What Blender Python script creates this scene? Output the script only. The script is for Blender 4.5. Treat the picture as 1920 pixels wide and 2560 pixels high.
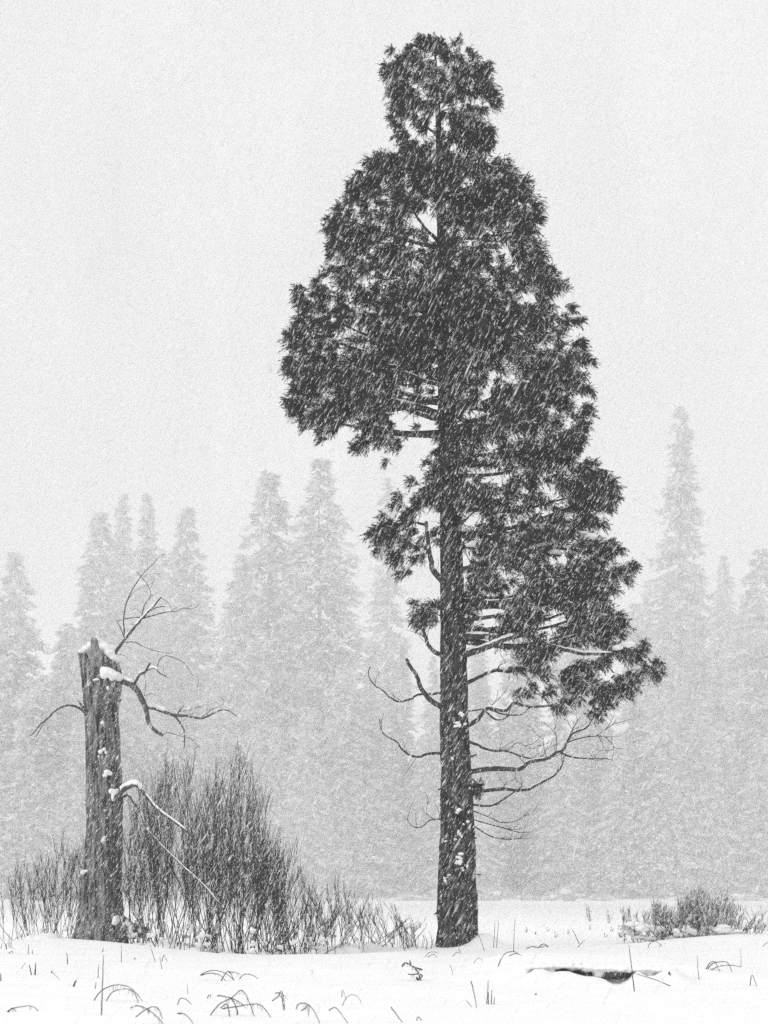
import bpy, math, random
import numpy as np
from mathutils import Vector, noise

random.seed(7)
rng = np.random.default_rng(7)
S = bpy.context.scene
for o in list(bpy.data.objects):
    bpy.data.objects.remove(o)
COL = S.collection
R = math.radians

# ------------------------------------------------------------------ camera
F = 4288.0          # focal length in photograph pixels (1920 wide)
HY = 2233.0         # photograph row of the horizon
CZ = 1.04           # camera height above the snow at the cedar
cam_d = bpy.data.cameras.new('camera')
cam = bpy.data.objects.new('camera', cam_d)
COL.objects.link(cam)
cam.location = (0, 0, CZ)
cam.rotation_euler = (R(90), 0, 0)
cam_d.sensor_fit = 'HORIZONTAL'
cam_d.sensor_width = 36.0
cam_d.lens = 36.0 * F / 1920.0
cam_d.shift_y = (HY - 1280.0) / 1920.0
cam_d.clip_start = 0.2
cam_d.clip_end = 5000
cam_d.dof.use_dof = True
cam_d.dof.focus_distance = 29.5
cam_d.dof.aperture_fstop = 4.0
S.camera = cam

# ------------------------------------------------------------------ overcast sky and soft sun
SUN_EL, SUN_AZ = 36.0, 250.0
W = bpy.data.worlds.new('World')
S.world = W
W.use_nodes = True
nt = W.node_tree
nt.nodes.clear()
out = nt.nodes.new('ShaderNodeOutputWorld')
bg = nt.nodes.new('ShaderNodeBackground')
sky = nt.nodes.new('ShaderNodeTexSky')
sky.sky_type = 'NISHITA'
sky.sun_disc = False
sky.sun_elevation = R(SUN_EL)
sky.sun_rotation = R(SUN_AZ)
sky.air_density = 1.0
sky.dust_density = 6.0
bw = nt.nodes.new('ShaderNodeRGBToBW')
mix = nt.nodes.new('ShaderNodeMix')
mix.data_type = 'RGBA'
mix.inputs[0].default_value = 0.88
mix.inputs[7].default_value = (11.0, 11.0, 11.0, 1)
nt.links.new(sky.outputs[0], bw.inputs[0])
nt.links.new(bw.outputs[0], mix.inputs[6])
nt.links.new(mix.outputs[2], bg.inputs[0])
bg.inputs[1].default_value = 0.10
nt.links.new(bg.outputs[0], out.inputs[0])

sun_d = bpy.data.lights.new('sun', 'SUN')
sun_d.energy = 1.0
sun_d.angle = R(30)
sun_d.color = (1, 1, 1)
sun = bpy.data.objects.new('sun', sun_d)
COL.objects.link(sun)
sun.location = (0, -10, 60)
az = R(SUN_AZ)
sdir = Vector((math.sin(az) * math.cos(R(SUN_EL)), math.cos(az) * math.cos(R(SUN_EL)), math.sin(R(SUN_EL))))
sun.rotation_euler = sdir.to_track_quat('Z', 'Y').to_euler()

vs = S.view_settings
vs.view_transform = 'Standard'
vs.look = 'None'
vs.exposure = 0.0
vs.gamma = 1.0
vs.use_curve_mapping = False
cy = S.cycles
cy.use_adaptive_sampling = False
cy.max_bounces = 5
cy.diffuse_bounces = 2
cy.volume_bounces = 2
cy.transparent_max_bounces = 8
cy.use_denoising = False
try:
    cy.denoiser = 'OPENIMAGEDENOISE'
    cy.denoising_input_passes = 'RGB_ALBEDO_NORMAL'
    cy.denoising_prefilter = 'ACCURATE'
except Exception:
    pass
HAZE_DENSITY = 0.0012

# ------------------------------------------------------------------ materials (the place is neutral grey: a monochrome photograph)
def material(name, lo, hi, scale=(4, 4, 4), rough=0.85, bump=0.0, detail=6.0, bump_dist=0.02, contrast=(0.35, 0.65), spec=0.2):
    m = bpy.data.materials.new(name)
    m.use_nodes = True
    n = m.node_tree
    p = n.nodes['Principled BSDF']
    p.inputs['Roughness'].default_value = rough
    p.inputs['Specular IOR Level'].default_value = spec
    tc = n.nodes.new('ShaderNodeTexCoord')
    mp = n.nodes.new('ShaderNodeMapping')
    mp.inputs['Scale'].default_value = scale
    tx = n.nodes.new('ShaderNodeTexNoise')
    tx.inputs['Scale'].default_value = 1.0
    tx.inputs['Detail'].default_value = detail
    tx.inputs['Roughness'].default_value = 0.65
    cr = n.nodes.new('ShaderNodeValToRGB')
    cr.color_ramp.elements[0].position = contrast[0]
    cr.color_ramp.elements[1].position = contrast[1]
    cr.color_ramp.elements[0].color = (lo, lo, lo, 1)
    cr.color_ramp.elements[1].color = (hi, hi, hi, 1)
    n.links.new(tc.outputs['Object'], mp.inputs[0])
    n.links.new(mp.outputs[0], tx.inputs[0])
    n.links.new(tx.outputs[0], cr.inputs[0])
    n.links.new(cr.outputs[0], p.inputs['Base Color'])
    if bump:
        b = n.nodes.new('ShaderNodeBump')
        b.inputs['Strength'].default_value = bump
        b.inputs['Distance'].default_value = bump_dist
        n.links.new(tx.outputs[0], b.inputs['Height'])
        n.links.new(b.outputs[0], p.inputs['Normal'])
    return m

def frosted(name, dark, white, lo, hi, nscale):
    """Foliage or twigs with snow lying on whatever faces the sky."""
    m = bpy.data.materials.new(name)
    m.use_nodes = True
    n = m.node_tree
    p = n.nodes['Principled BSDF']
    p.inputs['Roughness'].default_value = 0.9
    p.inputs['Specular IOR Level'].default_value = 0.1
    tc = n.nodes.new('ShaderNodeTexCoord')
    tx = n.nodes.new('ShaderNodeTexNoise')
    tx.inputs['Scale'].default_value = nscale
    tx.inputs['Detail'].default_value = 4
    cr = n.nodes.new('ShaderNodeValToRGB')
    cr.color_ramp.elements[0].position = lo
    cr.color_ramp.elements[1].position = hi
    cr.color_ramp.elements[0].color = (dark, dark, dark, 1)
    cr.color_ramp.elements[1].color = (white, white, white, 1)
    n.links.new(tc.outputs['Object'], tx.inputs[0])
    n.links.new(tx.outputs[0], cr.inputs[0])
    n.links.new(cr.outputs[0], p.inputs['Base Color'])
    return m

M = {}
M['snow'] = material('snow', 0.86, 0.92, (1.5, 1.5, 1.5), 0.75, 0.12, 8, 0.02)
M['snow_ground'] = material('snow_ground', 0.87, 0.925, (0.9, 2.6, 2.0), 0.75, 0.22, 9, 0.03)
M['flake'] = material('snowflake', 0.88, 0.92, (2, 2, 2), 0.9)
M['cedar_bark'] = material('cedar_bark', 0.006, 0.11, (16, 16, 3.0), 0.95, 1.0, 8, 0.05, (.42, .62))
M['limb_bark'] = material('limb_bark', 0.03, 0.08, (20, 20, 20), 0.95, 0.4, 5, 0.01)
M['foliage'] = material('cedar_foliage', 0.014, 0.075, (3.5, 3.5, 3.5), 0.8, 0, 3)
M['snag_wood'] = material('snag_wood', 0.025, 0.34, (15, 15, 1.7), 0.95, 1.0, 8, 0.05, (.41, .62))
M['snag_limb'] = material('snag_limb', 0.045, 0.12, (25, 25, 25), 0.95, 0.4, 5, 0.01)
M['willow'] = material('willow_bark', 0.03, 0.075, (9, 9, 3), 0.9, 0, 4)
M['stalk'] = material('dry_stalk', 0.035, 0.11, (30, 30, 30), 0.9, 0, 3)
M['sage'] = frosted('frosted_brush', 0.05, 0.75, 0.45, 0.62, 9.0)
M['far_needles'] = frosted('frosted_hazed_needles', 0.27, 0.90, 0.28, 0.52, 22.0)  # frost, with both tones paled further to stand in for distance haze
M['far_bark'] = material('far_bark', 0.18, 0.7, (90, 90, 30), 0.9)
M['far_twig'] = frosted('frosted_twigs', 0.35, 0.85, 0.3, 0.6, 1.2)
M['log'] = material('log_wood', 0.03, 0.26, (5, 18, 18), 0.95, 0.8, 8, 0.02)

# ------------------------------------------------------------------ helpers
class MB:
    def __init__(self):
        self.v, self.f, self.n = [], [], 0
    def add(self, verts, faces):
        verts = np.asarray(verts, float)
        self.v.append(verts)
        self.f.extend([tuple(i + self.n for i in q) for q in faces])
        self.n += len(verts)
    def tube(self, pts, rad, sides=6, rough=0.0, cap=True):
        pts = [Vector(p) for p in pts]
        k = len(pts)
        rings = []
        ref = Vector((0.31, 0.2, 0.93))
        for i, p in enumerate(pts):
            t = (pts[min(i + 1, k - 1)] - pts[max(i - 1, 0)])
            if t.length < 1e-9:
                t = Vector((0, 0, 1))
            t.normalize()
            a = t.cross(ref)
            if a.length < 0.05:
                a = t.cross(Vector((1, 0, 0)))
            a.normalize()
            b = t.cross(a)
            r = rad[i] if hasattr(rad, '__len__') else rad
            ring = []
            for j in range(sides):
                th = 2 * math.pi * j / sides
                rr = r * (1 + (rough * random.uniform(-1, 1) if rough else 0))
                q = p + a * (math.cos(th) * rr) + b * (math.sin(th) * rr)
                ring.append((q.x, q.y, q.z))
            rings.extend(ring)
        faces = []
        for i in range(k - 1):
            for j in range(sides):
                j2 = (j + 1) % sides
                faces.append((i * sides + j, i * sides + j2, (i + 1) * sides + j2, (i + 1) * sides + j))
        if cap:
            faces.append(tuple(range(sides - 1, -1, -1)))
            faces.append(tuple((k - 1) * sides + j for j in range(sides)))
        self.add(rings, faces)
    def blob(self, c, r, seg=10, rings=7, wob=0.15):
        """a lumpy ellipsoid"""
        vs_, fs = [], []
        ox = random.uniform(0, 50)
        for i in range(rings + 1):
            ph = math.pi * i / rings
            for j in range(seg):
                th = 2 * math.pi * j / seg
                d = Vector((math.sin(ph) * math.cos(th), math.sin(ph) * math.sin(th), math.cos(ph)))
                s = 1 + wob * noise.noise(d * 1.7 + Vector((ox, 0, 0)))
                vs_.append((c[0] + d.x * r[0] * s, c[1] + d.y * r[1] * s, c[2] + d.z * r[2] * s))
        for i in range(rings):
            for j in range(seg):
                j2 = (j + 1) % seg
                fs.append((i * seg + j, (i + 1) * seg + j, (i + 1) * seg + j2, i * seg + j2))
        self.add(vs_, fs)
    def build(self, name, mat, parent=None, smooth=True):
        me = bpy.data.meshes.new(name)
        v = np.concatenate(self.v) if self.v else np.zeros((0, 3))
        me.from_pydata(v.tolist(), [], self.f)
        return link(name, me, mat, parent, smooth)

def link(name, me, mat, parent=None, smooth=True):
    if mat is not None:
        me.materials.append(mat)
    if smooth and len(me.polygons):
        me.polygons.foreach_set('use_smooth', np.ones(len(me.polygons), bool))
    o = bpy.data.objects.new(name, me)
    COL.objects.link(o)
    if parent is not None:
        o.parent = parent
        o.matrix_parent_inverse = parent.matrix_world.inverted() if False else o.matrix_parent_inverse
    return o

def quick_mesh(name, V, Fq, mat, parent=None, smooth=False):
    """numpy verts (n,3) and faces (m,k) all of k corners"""
    me = bpy.data.meshes.new(name)
    n, m, k = len(V), len(Fq), Fq.shape[1]
    me.vertices.add(n)
    me.vertices.foreach_set('co', V.astype(np.float32).ravel())
    me.loops.add(m * k)
    me.loops.foreach_set('vertex_index', Fq.astype(np.int32).ravel())
    me.polygons.add(m)
    me.polygons.foreach_set('loop_start', np.arange(0, m * k, k, dtype=np.int32))
    me.update(calc_edges=True)
    return link(name, me, mat, parent, smooth)

def tag(o, label=None, cat=None, group=None, kind=None):
    if label: o['label'] = label
    if cat: o['category'] = cat
    if group: o['group'] = group
    if kind: o['kind'] = kind
    return o

def empty(name, loc=(0, 0, 0)):
    o = bpy.data.objects.new(name, None)
    o.empty_display_size = 0.3
    COL.objects.link(o)
    o.location = loc
    return o

class Thing:
    """an Empty at the thing's base; parts are given in world coordinates and shifted to it"""
    def __init__(self, name, base, label, cat, group=None):
        self.base = Vector(base)
        self.o = empty(name, base)
        tag(self.o, label, cat, group)
    def part(self, name, mb, mat, smooth=True, parent=None):
        for a in mb.v:
            a -= np.array(self.base)
        return mb.build(name, mat, parent or self.o, smooth)
    def part_np(self, name, V, Fq, mat, parent=None, smooth=False):
        return quick_mesh(name, V - np.array(self.base), Fq, mat, parent or self.o, smooth)

# photograph readings: crops of the photograph as (x0, y0, scale) -> photograph pixels
ZD = (0, 0, 0.86406)
Z1 = (900, 60, 3.318)
Z2 = (660, 600, 1.8433)
Z3 = (860, 1100, 1.975)
Z4 = (0, 1360, 2.592)
Z5 = (0, 1860, 1.728)
Z6 = (900, 1780, 1.6265)
ZS = (140, 1580, 2.7)
G1 = (0, 2300, 2.592)
G2 = (640, 2300, 2.592)
G3 = (1280, 2220, 2.592)

def src(z, x, y):
    return z[0] + x / z[2], z[1] + y / z[2]
def at(z, x, y, Y):
    px, py = src(z, x, y)
    return Vector(((px - 960) * Y / F, Y, CZ + (HY - py) * Y / F))

def smooth(a, b, x):
    t = min(1, max(0, (x - a) / (b - a)))
    return t * t * (3 - 2 * t)
def ridge(y, c, a, b):
    return math.exp(-((y - c) / (a if y < c else b)) ** 2)

# ------------------------------------------------------------------ the snow-covered ground
CED_Y = 32.0
cedar_base = at(ZD, 987, 2050, CED_Y)
LOG_Y = 19.2
log_prof_x = [at(G3, x, 0, LOG_Y).x for x in (150, 260, 330, 410, 490, 555, 600, 650, 700, 760, 800, 830, 880, 925, 1000)]
log_prof_z = [at(G3, 0, y, LOG_Y).z for y in (505, 548, 526, 554, 574, 564, 604, 624, 616, 582, 530, 564, 572, 556, 505)]

def fbm(x, y, o=4):
    s, a, f = 0.0, 1.0, 1.0
    for _ in range(o):
        s += a * noise.noise(Vector((x * f, y * f, 3.7)))
        a *= 0.5
        f *= 2.1
    return s

def ground(x, y):
    z = 0.0
    near = math.exp(-((y - 24) / 40) ** 2)
    z += 0.075 * fbm(x * 0.22, y * 0.22) * near + 0.020 * fbm(x * 0.7 + 9, y * 1.1) * near
    z += 0.006 * math.sin(y * 4.1 + x * 0.9 + 2.2 * noise.noise(Vector((x * .4, y * .4, 0)))) * ridge(y, 18, 8, 6)
    z += 0.23 * smooth(-1.6, -5.6, x) * ridge(y, 28.2, 6.5, 4.5)
    z += 0.10 * math.exp(-((x + 0.4) / 1.9) ** 2) * ridge(y, 25.5, 6, 2.6)
    z -= 0.16 * math.exp(-((x + 2.6) / 1.9) ** 2) * ridge(y, 31.2, 2.3, 3.0)
    z += 0.27 * smooth(1.8, 6.5, x) * ridge(y, 30.5, 4.5, 7)
    # bank the log is bedded in
    w = smooth(0.9, 1.9, x) * (1 - smooth(3.4, 5.0, x))
    z += 0.18 * w * smooth(LOG_Y - .05, LOG_Y + .25, y) * (1 - smooth(22, 29, y))
    if 1.2 < x < 4.2 and LOG_Y - 2 < y < LOG_Y + .3:
        t = float(np.interp(x, log_prof_x, log_prof_z))
        k = smooth(LOG_Y - 1.0, LOG_Y - .3, y) * (1 - smooth(LOG_Y - .02, LOG_Y + .1, y)) * smooth(1.4, 1.75, x) * (1 - smooth(3.1, 3.5, x))
        z = z * (1 - k) + t * k
    # drift against the cedar
    dx, dy = x - cedar_base.x, y - CED_Y
    z += 0.26 * math.exp(-((dx - 0.52) / 0.34) ** 2 - ((dy + 0.15) / 0.5) ** 2)
    z += 0.06 * math.exp(-(dx / 1.2) ** 2 - (dy / 1.2) ** 2)
    # the meadow rises into the wooded valley side
    if y > 252:
        z += 40.0 * smooth(252, 390, y) + max(0, y - 360) * 0.05
    return z

def ground_hit(px, py):
    """where the view ray of a photograph pixel meets the ground"""
    dx, dz = (px - 960) / F, (HY - py) / F
    y = 11.0
    while y < 170:
        if CZ + dz * y <= ground(dx * y, y):
            return y
        y += 0.05
    return 170.0

def build_ground():
    ys = list(np.arange(-60, 10, 5.0)) + list(np.arange(10, 15, 0.5)) + list(np.arange(15, 38, 0.09)) + list(np.arange(38, 60, 0.5))
    y = 60.0
    while y < 690:
        ys.append(y)
        y *= 1.05
    ys.append(690.0)
    inner = np.linspace(-1, 1, 190)
    outer = np.array([1.12, 1.35, 1.8, 2.6, 4.0, 6.0])
    V, Fq = [], []
    nc = 0
    for y in ys:
        w = 9.0 * max(1, y / 36.0)
        xs = list(inner * w)
        ext = [min(690.0, w * k * (1 + 0.02 * i)) for i, k in enumerate(outer)]
        ext[-1] = 690.0
        row = [-e for e in reversed(ext)] + xs + ext
        nc = len(row)
        for x in row:
            V.append((x, y, ground(x, y)))
    V = np.array(V)
    nr = len(ys)
    a = (np.arange(nr - 1)[:, None] * nc + np.arange(nc - 1)[None, :]).ravel()
    Fq = np.stack([a, a + 1, a + nc + 1, a + nc], 1)
    o = quick_mesh('snowy_ground', V, Fq, M['snow_ground'], None, True)
    tag(o, 'deep wind-smoothed snow covering the open meadow', None, None, 'structure')
build_ground()

# ------------------------------------------------------------------ far forest behind the falling snow
def conifer_variant(seed, droop, sparse, slim):
    """unit conifer: height 1; returns trunk MB and crown arrays"""
    r = np.random.default_rng(seed)
    tr = MB()
    pts = [(0.004 * math.sin(7 * t + seed), 0.004 * math.cos(5 * t), t) for t in np.linspace(-0.03, 0.99, 12)]
    tr.tube(pts, [0.009 * (1 - 0.93 * t) for t in np.linspace(0, 1, 12)], 7, 0.06)
    V, Fq, n = [], [], 0
    z = 0.03
    while z < 0.995:
        t = (z - 0.03) / 0.965
        rad = slim * (0.05 + 1.0 * (1 - t) ** 0.72) * (0.70 + 0.55 * r.random())
        rad = min(rad, slim * 1.05)
        nb = int(6 + 7 * (1 - t))
        for b in range(nb):
            if r.random() < sparse:
                continue
            th = r.random() * 2 * math.pi
            L = rad * r.uniform(0.55, 1.12) + 0.006
            d = np.array([math.cos(th), math.sin(th), 0.0])
            side = np.array([-d[1], d[0], 0.0])
            m = int(8 + 260 * L)
            s = np.sqrt(r.random(m)) * 1.0
            base = np.outer(s * L, d) + np.outer((r.random(m) - 0.5) * L * 0.42 * (1.15 - s * 0.7), side)
            base[:, 2] = z - droop * L * s ** 1.5 + r.normal(0, 0.0035, m) + 0.10 * L * np.where(s > .8, s - .8, 0)
            ln = r.uniform(0.006, 0.013, m)
            dirv = d[None, :] * r.uniform(0.3, 1, m)[:, None] + side[None, :] * r.uniform(-.8, .8, m)[:, None]
            dirv[:, 2] += r.uniform(-0.7, 0.35, m)
            dirv /= np.linalg.norm(dirv, axis=1)[:, None]
            w = np.cross(dirv, r.normal(0, 1, (m, 3)))
            w /= np.linalg.norm(w, axis=1)[:, None]
            wd = (ln * r.uniform(0.22, 0.46, m))[:, None]
            a = base - w * wd
            c = base + w * wd
            e = base + dirv * ln[:, None] * 1.5
            f = base - dirv * ln[:, None] * 0.4
            V.append(np.stack([f, a, e, c], 1).reshape(-1, 3))
            Fq.append(np.arange(m * 4).reshape(m, 4) + n)
            n += m * 4
        z += r.uniform(0.009, 0.017)
    V = np.concatenate(V)
    Fq = np.concatenate(Fq)
    t_o = tr.build('trunk', M['far_bark'])
    c_o = quick_mesh('crown', V, Fq, M['far_needles'])
    tm, cm = t_o.data, c_o.data
    bpy.data.objects.remove(t_o)
    bpy.data.objects.remove(c_o)
    return tm, cm

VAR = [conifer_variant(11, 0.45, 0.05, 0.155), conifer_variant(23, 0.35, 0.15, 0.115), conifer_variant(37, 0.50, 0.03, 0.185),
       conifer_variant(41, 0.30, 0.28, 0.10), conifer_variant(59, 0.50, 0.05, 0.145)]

def far_tree(u, v, D, var, label, group, wide=1.0):
    top = at(ZD, u, v, D)
    gz = ground(top.x, D)
    h = top.z - gz
    e = empty('distant_conifer', (top.x, D, gz))
    tag(e, label, 'tree', group)
    sc = h * wide
    D = D
    rz = random.uniform(0, 6.28)
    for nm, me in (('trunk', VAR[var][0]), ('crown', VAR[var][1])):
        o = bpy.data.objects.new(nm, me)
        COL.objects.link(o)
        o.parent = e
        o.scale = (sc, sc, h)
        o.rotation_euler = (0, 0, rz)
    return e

G_far = 'snow-veiled conifers across the meadow'
marked = [
    (32, 1190, 205, 2, 'broad faint conifer at the far end of the forest, behind the broken snag'),
    (216, 1098, 215, 4, 'faint pointed conifer rising straight behind the broken snag'),
    (266, 1063, 262, 1, 'very pale slim conifer between two pointed ones behind the snag'),
    (317, 1060, 246, 1, 'pale ragged conifer with a thin leader behind the upright dead twigs'),
    (353, 1185, 258, 3, 'short pale conifer tucked between two taller ones beyond the snag'),
    (405, 1087, 218, 4, 'slim dense conifer standing alone beside a foggy gap in the forest'),
    (147, 1340, 188, 0, 'low young conifer in front of the forest beside the snag top'),
    (581, 1012, 206, 0, 'broad tall conifer, the slightly shorter of the close pair'),
    (692, 986, 202, 2, 'tallest broad conifer of the close pair beyond the willow thicket'),
    (525, 1195, 196, 2, 'lower spreading conifer at the foot of the close tall pair'),
    (836, 1030, 268, 3, 'barely visible thin conifer just behind the cedar foliage'),
    (1470, 872, 238, 1, 'very tall narrow pale pine standing alone with gaps in its crown'),
    (1562, 1195, 274, 4, 'small ghostly conifer between the tall lone pine and forest edge'),
    (1646, 1178, 198, 0, 'dense conifer at the forest edge beyond the low frosted brush'),
    (1398, 1255, 265, 3, 'short faint conifer at the foot of the tall lone pine'),
    (1610, 1290, 225, 2, 'rounded low conifer next to the dense one at the forest edge'),
]
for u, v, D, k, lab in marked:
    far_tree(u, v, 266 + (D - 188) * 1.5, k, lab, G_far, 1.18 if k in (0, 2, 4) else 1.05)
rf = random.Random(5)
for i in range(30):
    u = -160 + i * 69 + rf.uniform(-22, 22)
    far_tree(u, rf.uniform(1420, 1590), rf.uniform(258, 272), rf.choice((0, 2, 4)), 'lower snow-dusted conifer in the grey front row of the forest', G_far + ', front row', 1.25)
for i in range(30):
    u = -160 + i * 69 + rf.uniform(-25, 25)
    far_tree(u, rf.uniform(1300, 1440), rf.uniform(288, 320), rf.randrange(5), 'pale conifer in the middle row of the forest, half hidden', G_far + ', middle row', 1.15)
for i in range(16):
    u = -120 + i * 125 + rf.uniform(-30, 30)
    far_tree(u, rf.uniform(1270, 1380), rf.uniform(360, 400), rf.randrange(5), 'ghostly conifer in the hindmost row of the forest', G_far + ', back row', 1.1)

def far_bush(u, v, Y, wpx, hpx, label):
    b = at(ZD, u, v, Y)
    b.z = ground(b.x, Y)
    th = Thing('frosted_bush', b, label, 'bush', 'frosted bushes along the far meadow edge')
    s = Y / F * 1.1573
    w, h = wpx * s, hpx * s
    rr = random.Random(int(u))
    for i in range(26):
        mb = MB()
        a = rr.uniform(0, 6.28)
        rad = w * 0.5 * math.sqrt(rr.random())
        p0 = b + Vector((math.cos(a) * rad * 0.3, math.sin(a) * rad * 0.3, -0.05))
        p1 = b + Vector((math.cos(a) * rad, math.sin(a) * rad * 0.8, h * rr.uniform(.7, 1.05) * math.sqrt(max(0.1, 1 - (rad / (w * .55)) ** 2))))
        pm = (p0 + p1) / 2 + Vector((0, 0, h * 0.15))
        mb.tube([p0, pm, p1], [0.06, 0.05, 0.02], 4)
        for j in range(7):
            q = pm.lerp(p1, rr.random())
            e = q + Vector((rr.uniform(-.5, .5) * w * .25, rr.uniform(-.5, .5) * w * .2, rr.uniform(-.05, .3) * h))
            mb.tube([q, (q + e) / 2 + Vector((0, 0, .05 * h)), e], [0.035, 0.03, 0.012], 3)
        th.part('stem', mb, M['far_twig'])
    for i in range(9):
        mb = MB()
        a = rr.uniform(0, 6.28)
        q = math.sqrt(rr.random()) * .45
        mb.blob((b.x + math.cos(a) * w * q, b.y + math.sin(a) * w * q, b.z + h * rr.uniform(.15, .75) * (1 - q * q)), (w * rr.uniform(.08, .16), w * .12, h * rr.uniform(.08, .2)), 9, 7, .6)
        th.part('snow_clump', mb, M['snow'])
far_bush(1232, 1940, 225, 85, 34, 'pale domed bush bowed under snow at the far meadow edge')
far_bush(1070, 1936, 238, 60, 26, 'low pale bush by the far meadow edge, beside the cedar trunk')
far_bush(1135, 1939, 240, 40, 16, 'small pale bush between two larger ones at the far meadow edge')
far_bush(880, 1938, 238, 60, 22, 'wide pale bush at the far meadow edge beyond the thicket end')
far_bush(1300, 1940, 232, 55, 16, 'flat pale bush beside the domed one at the far meadow edge')
far_bush(1580, 1942, 225, 70, 20, 'long low pale bush at the meadow edge behind the frosted brush')

for i in range(12):  # shrub line added to imitate the pale mist at the forest foot
    u = -40 + i * 150 + rf.uniform(-60, 60)
    far_bush(u, 1940, rf.uniform(236, 250), rf.uniform(50, 120), rf.uniform(8, 18), 'added pale snowy shrub softening the forest foot like mist')
# ------------------------------------------------------------------ limb helper
def wobble_path(pts, sub=4, amp=0.0):
    """Catmull-Rom through points with a little knottiness"""
    P = [Vector(p) for p in pts]
    if len(P) < 2:
        return P
    P = [P[0] * 2 - P[1]] + P + [P[-1] * 2 - P[-2]]
    o = []
    for i in range(1, len(P) - 2):
        for s in range(sub):
            t = s / sub
            a, b, c, d = P[i - 1], P[i], P[i + 1], P[i + 2]
            q = 0.5 * ((2 * b) + (c - a) * t + (2 * a - 5 * b + 4 * c - d) * t * t + (3 * b - a - 3 * c + d) * t ** 3)
            if amp:
                q += Vector((random.uniform(-1, 1), random.uniform(-1, 1), random.uniform(-1, 1))) * amp
            o.append(q)
    o.append(P[-2])
    return o

def limb(mb, z, pts, Y0, Y1, r0, r1, sides=6, amp=0.004, twigs=0, tw_len=0.3, tw_r=0.006, up=0.6):
    n = len(pts)
    P = [at(z, x, y, Y0 + (Y1 - Y0) * i / (n - 1)) for i, (x, y) in enumerate(pts)]
    P = wobble_path(P, 4, amp)
    k = len(P)
    rad = [r0 + (r1 - r0) * (i / (k - 1)) ** 0.8 for i in range(k)]
    mb.tube(P, rad, sides, 0.10)
    for _ in range(twigs):
        i = random.randrange(k // 4, k - 1)
        d = (P[i + 1] - P[i]).normalized()
        side = Vector((random.uniform(-1, 1), random.uniform(-1, 1), random.uniform(-.3, 1) * up * 1.5))
        e = P[i]
        q = [e]
        dd = (d * 0.8 + side).normalized()
        L = tw_len * random.uniform(.4, 1.1)
        for s in range(4):
            e = e + dd * L / 4
            q.append(e)
            dd = (dd + Vector((random.uniform(-.35, .35), random.uniform(-.3, .3), random.uniform(-.1, .4)))).normalized()
        mb.tube(q, [tw_r, tw_r * .9, tw_r * .8, tw_r * .6, tw_r * .4], 3, 0, False)
    return P

def snow_on(mb, P, r, w, start=0.0, end=1.0, patch=0.0):
    """snow lying along the top of a limb"""
    k = len(P)
    seg = []
    for i in range(int(k * start), max(int(k * start) + 2, int(k * end))):
        if i >= k:
            break
        seg.append((P[i] + Vector((0, 0, r * 0.7 + w * 0.45)), w * random.uniform(.75, 1.2)))
    if len(seg) > 1:
        seg[0] = (seg[0][0], w * .35)
        seg[-1] = (seg[-1][0], w * .35)
        mb.tube([s[0] for s in seg], [s[1] for s in seg], 7, 0.08)

def remesh(o, vox=0.02):
    m = o.modifiers.new('melt', 'REMESH')
    m.mode = 'VOXEL'
    m.voxel_size = vox
    m.use_smooth_shade = True
    s = o.modifiers.new('soften', 'SMOOTH')
    s.factor = 0.6
    s.iterations = 4

def bark_trunk(rows, Y, sides, ridges, amp, name_seed=0.0, depth=1.0, flare=None, vstep=0.05):
    """rows: (z, xl, xr); returns verts, faces of a furrowed trunk closed at the top"""
    zs = [r[0] for r in rows]
    order = np.argsort(zs)
    zz = np.array(zs)[order]
    xl = np.array([r[1] for r in rows])[order]
    xr = np.array([r[2] for r in rows])[order]
    n = int((zz[-1] - zz[0]) / vstep)
    V = []
    hs = np.linspace(zz[0], zz[-1], n)
    for h in hs:
        a, b = np.interp(h, zz, xl), np.interp(h, zz, xr)
        c, rr = (a + b) / 2, (b - a) / 2
        for j in range(sides):
            th = 2 * math.pi * j / sides
            ct, st = math.cos(th), math.sin(th)
            f = noise.noise(Vector((ct * ridges, st * ridges, h * 1.1 + name_seed)))
            f2 = noise.noise(Vector((ct * ridges * 2.4, st * ridges * 2.4, h * 3.4 + name_seed)))
            f3 = noise.noise(Vector((ct * 1.3, st * 1.3, h * 0.9 + name_seed)))
            k = 1 + amp * (0.6 * (1 - 2.2 * abs(f)) + 0.5 * f2) + 0.05 * f3
            V.append((c + ct * rr * k, Y + st * rr * k * depth, h))
    V = np.array(V)
    base = np.arange(n - 1)[:, None] * sides
    j = np.arange(sides)[None, :]
    j2 = (j + 1) % sides
    Fq = np.stack([(base + j).ravel(), (base + j2).ravel(), (base + sides + j2).ravel(), (base + sides + j).ravel()], 1)
    return V, Fq, hs

# ------------------------------------------------------------------ the cedar
cedar = Thing('cedar_tree', (cedar_base.x, CED_Y, 0.0), 'tall dark cedar with lopsided crown and bare lower limbs in the snow', 'tree')
ZT = (1050, 1780, 3.57)
rows = []
for z, y, l, r in ((ZT, 2200, 140, 525), (ZT, 2110, 152, 515), (ZT, 1900, 166, 503), (ZT, 1500, 170, 495), (ZT, 1000, 190, 470), (ZT, 0, 186, 424),
                   (ZD, 1400, 953, 1005), (ZD, 1300, 953, 1002), (ZD, 1100, 952, 992), (ZD, 900, 948, 984), (ZD, 700, 946, 976),
                   (ZD, 500, 945, 966), (ZD, 300, 942, 955), (ZD, 100, 938, 941)):
    a, b = at(z, l, y, CED_Y), at(z, r, y, CED_Y)
    rows.append((a.z, a.x, b.x))
V, Fq, _ = bark_trunk(rows, CED_Y, 84, 6.0, 0.14, 2.0, 1.0, None, 0.045)
trunk_o = cedar.part_np('trunk', V, Fq, M['cedar_bark'], None, True)

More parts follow.
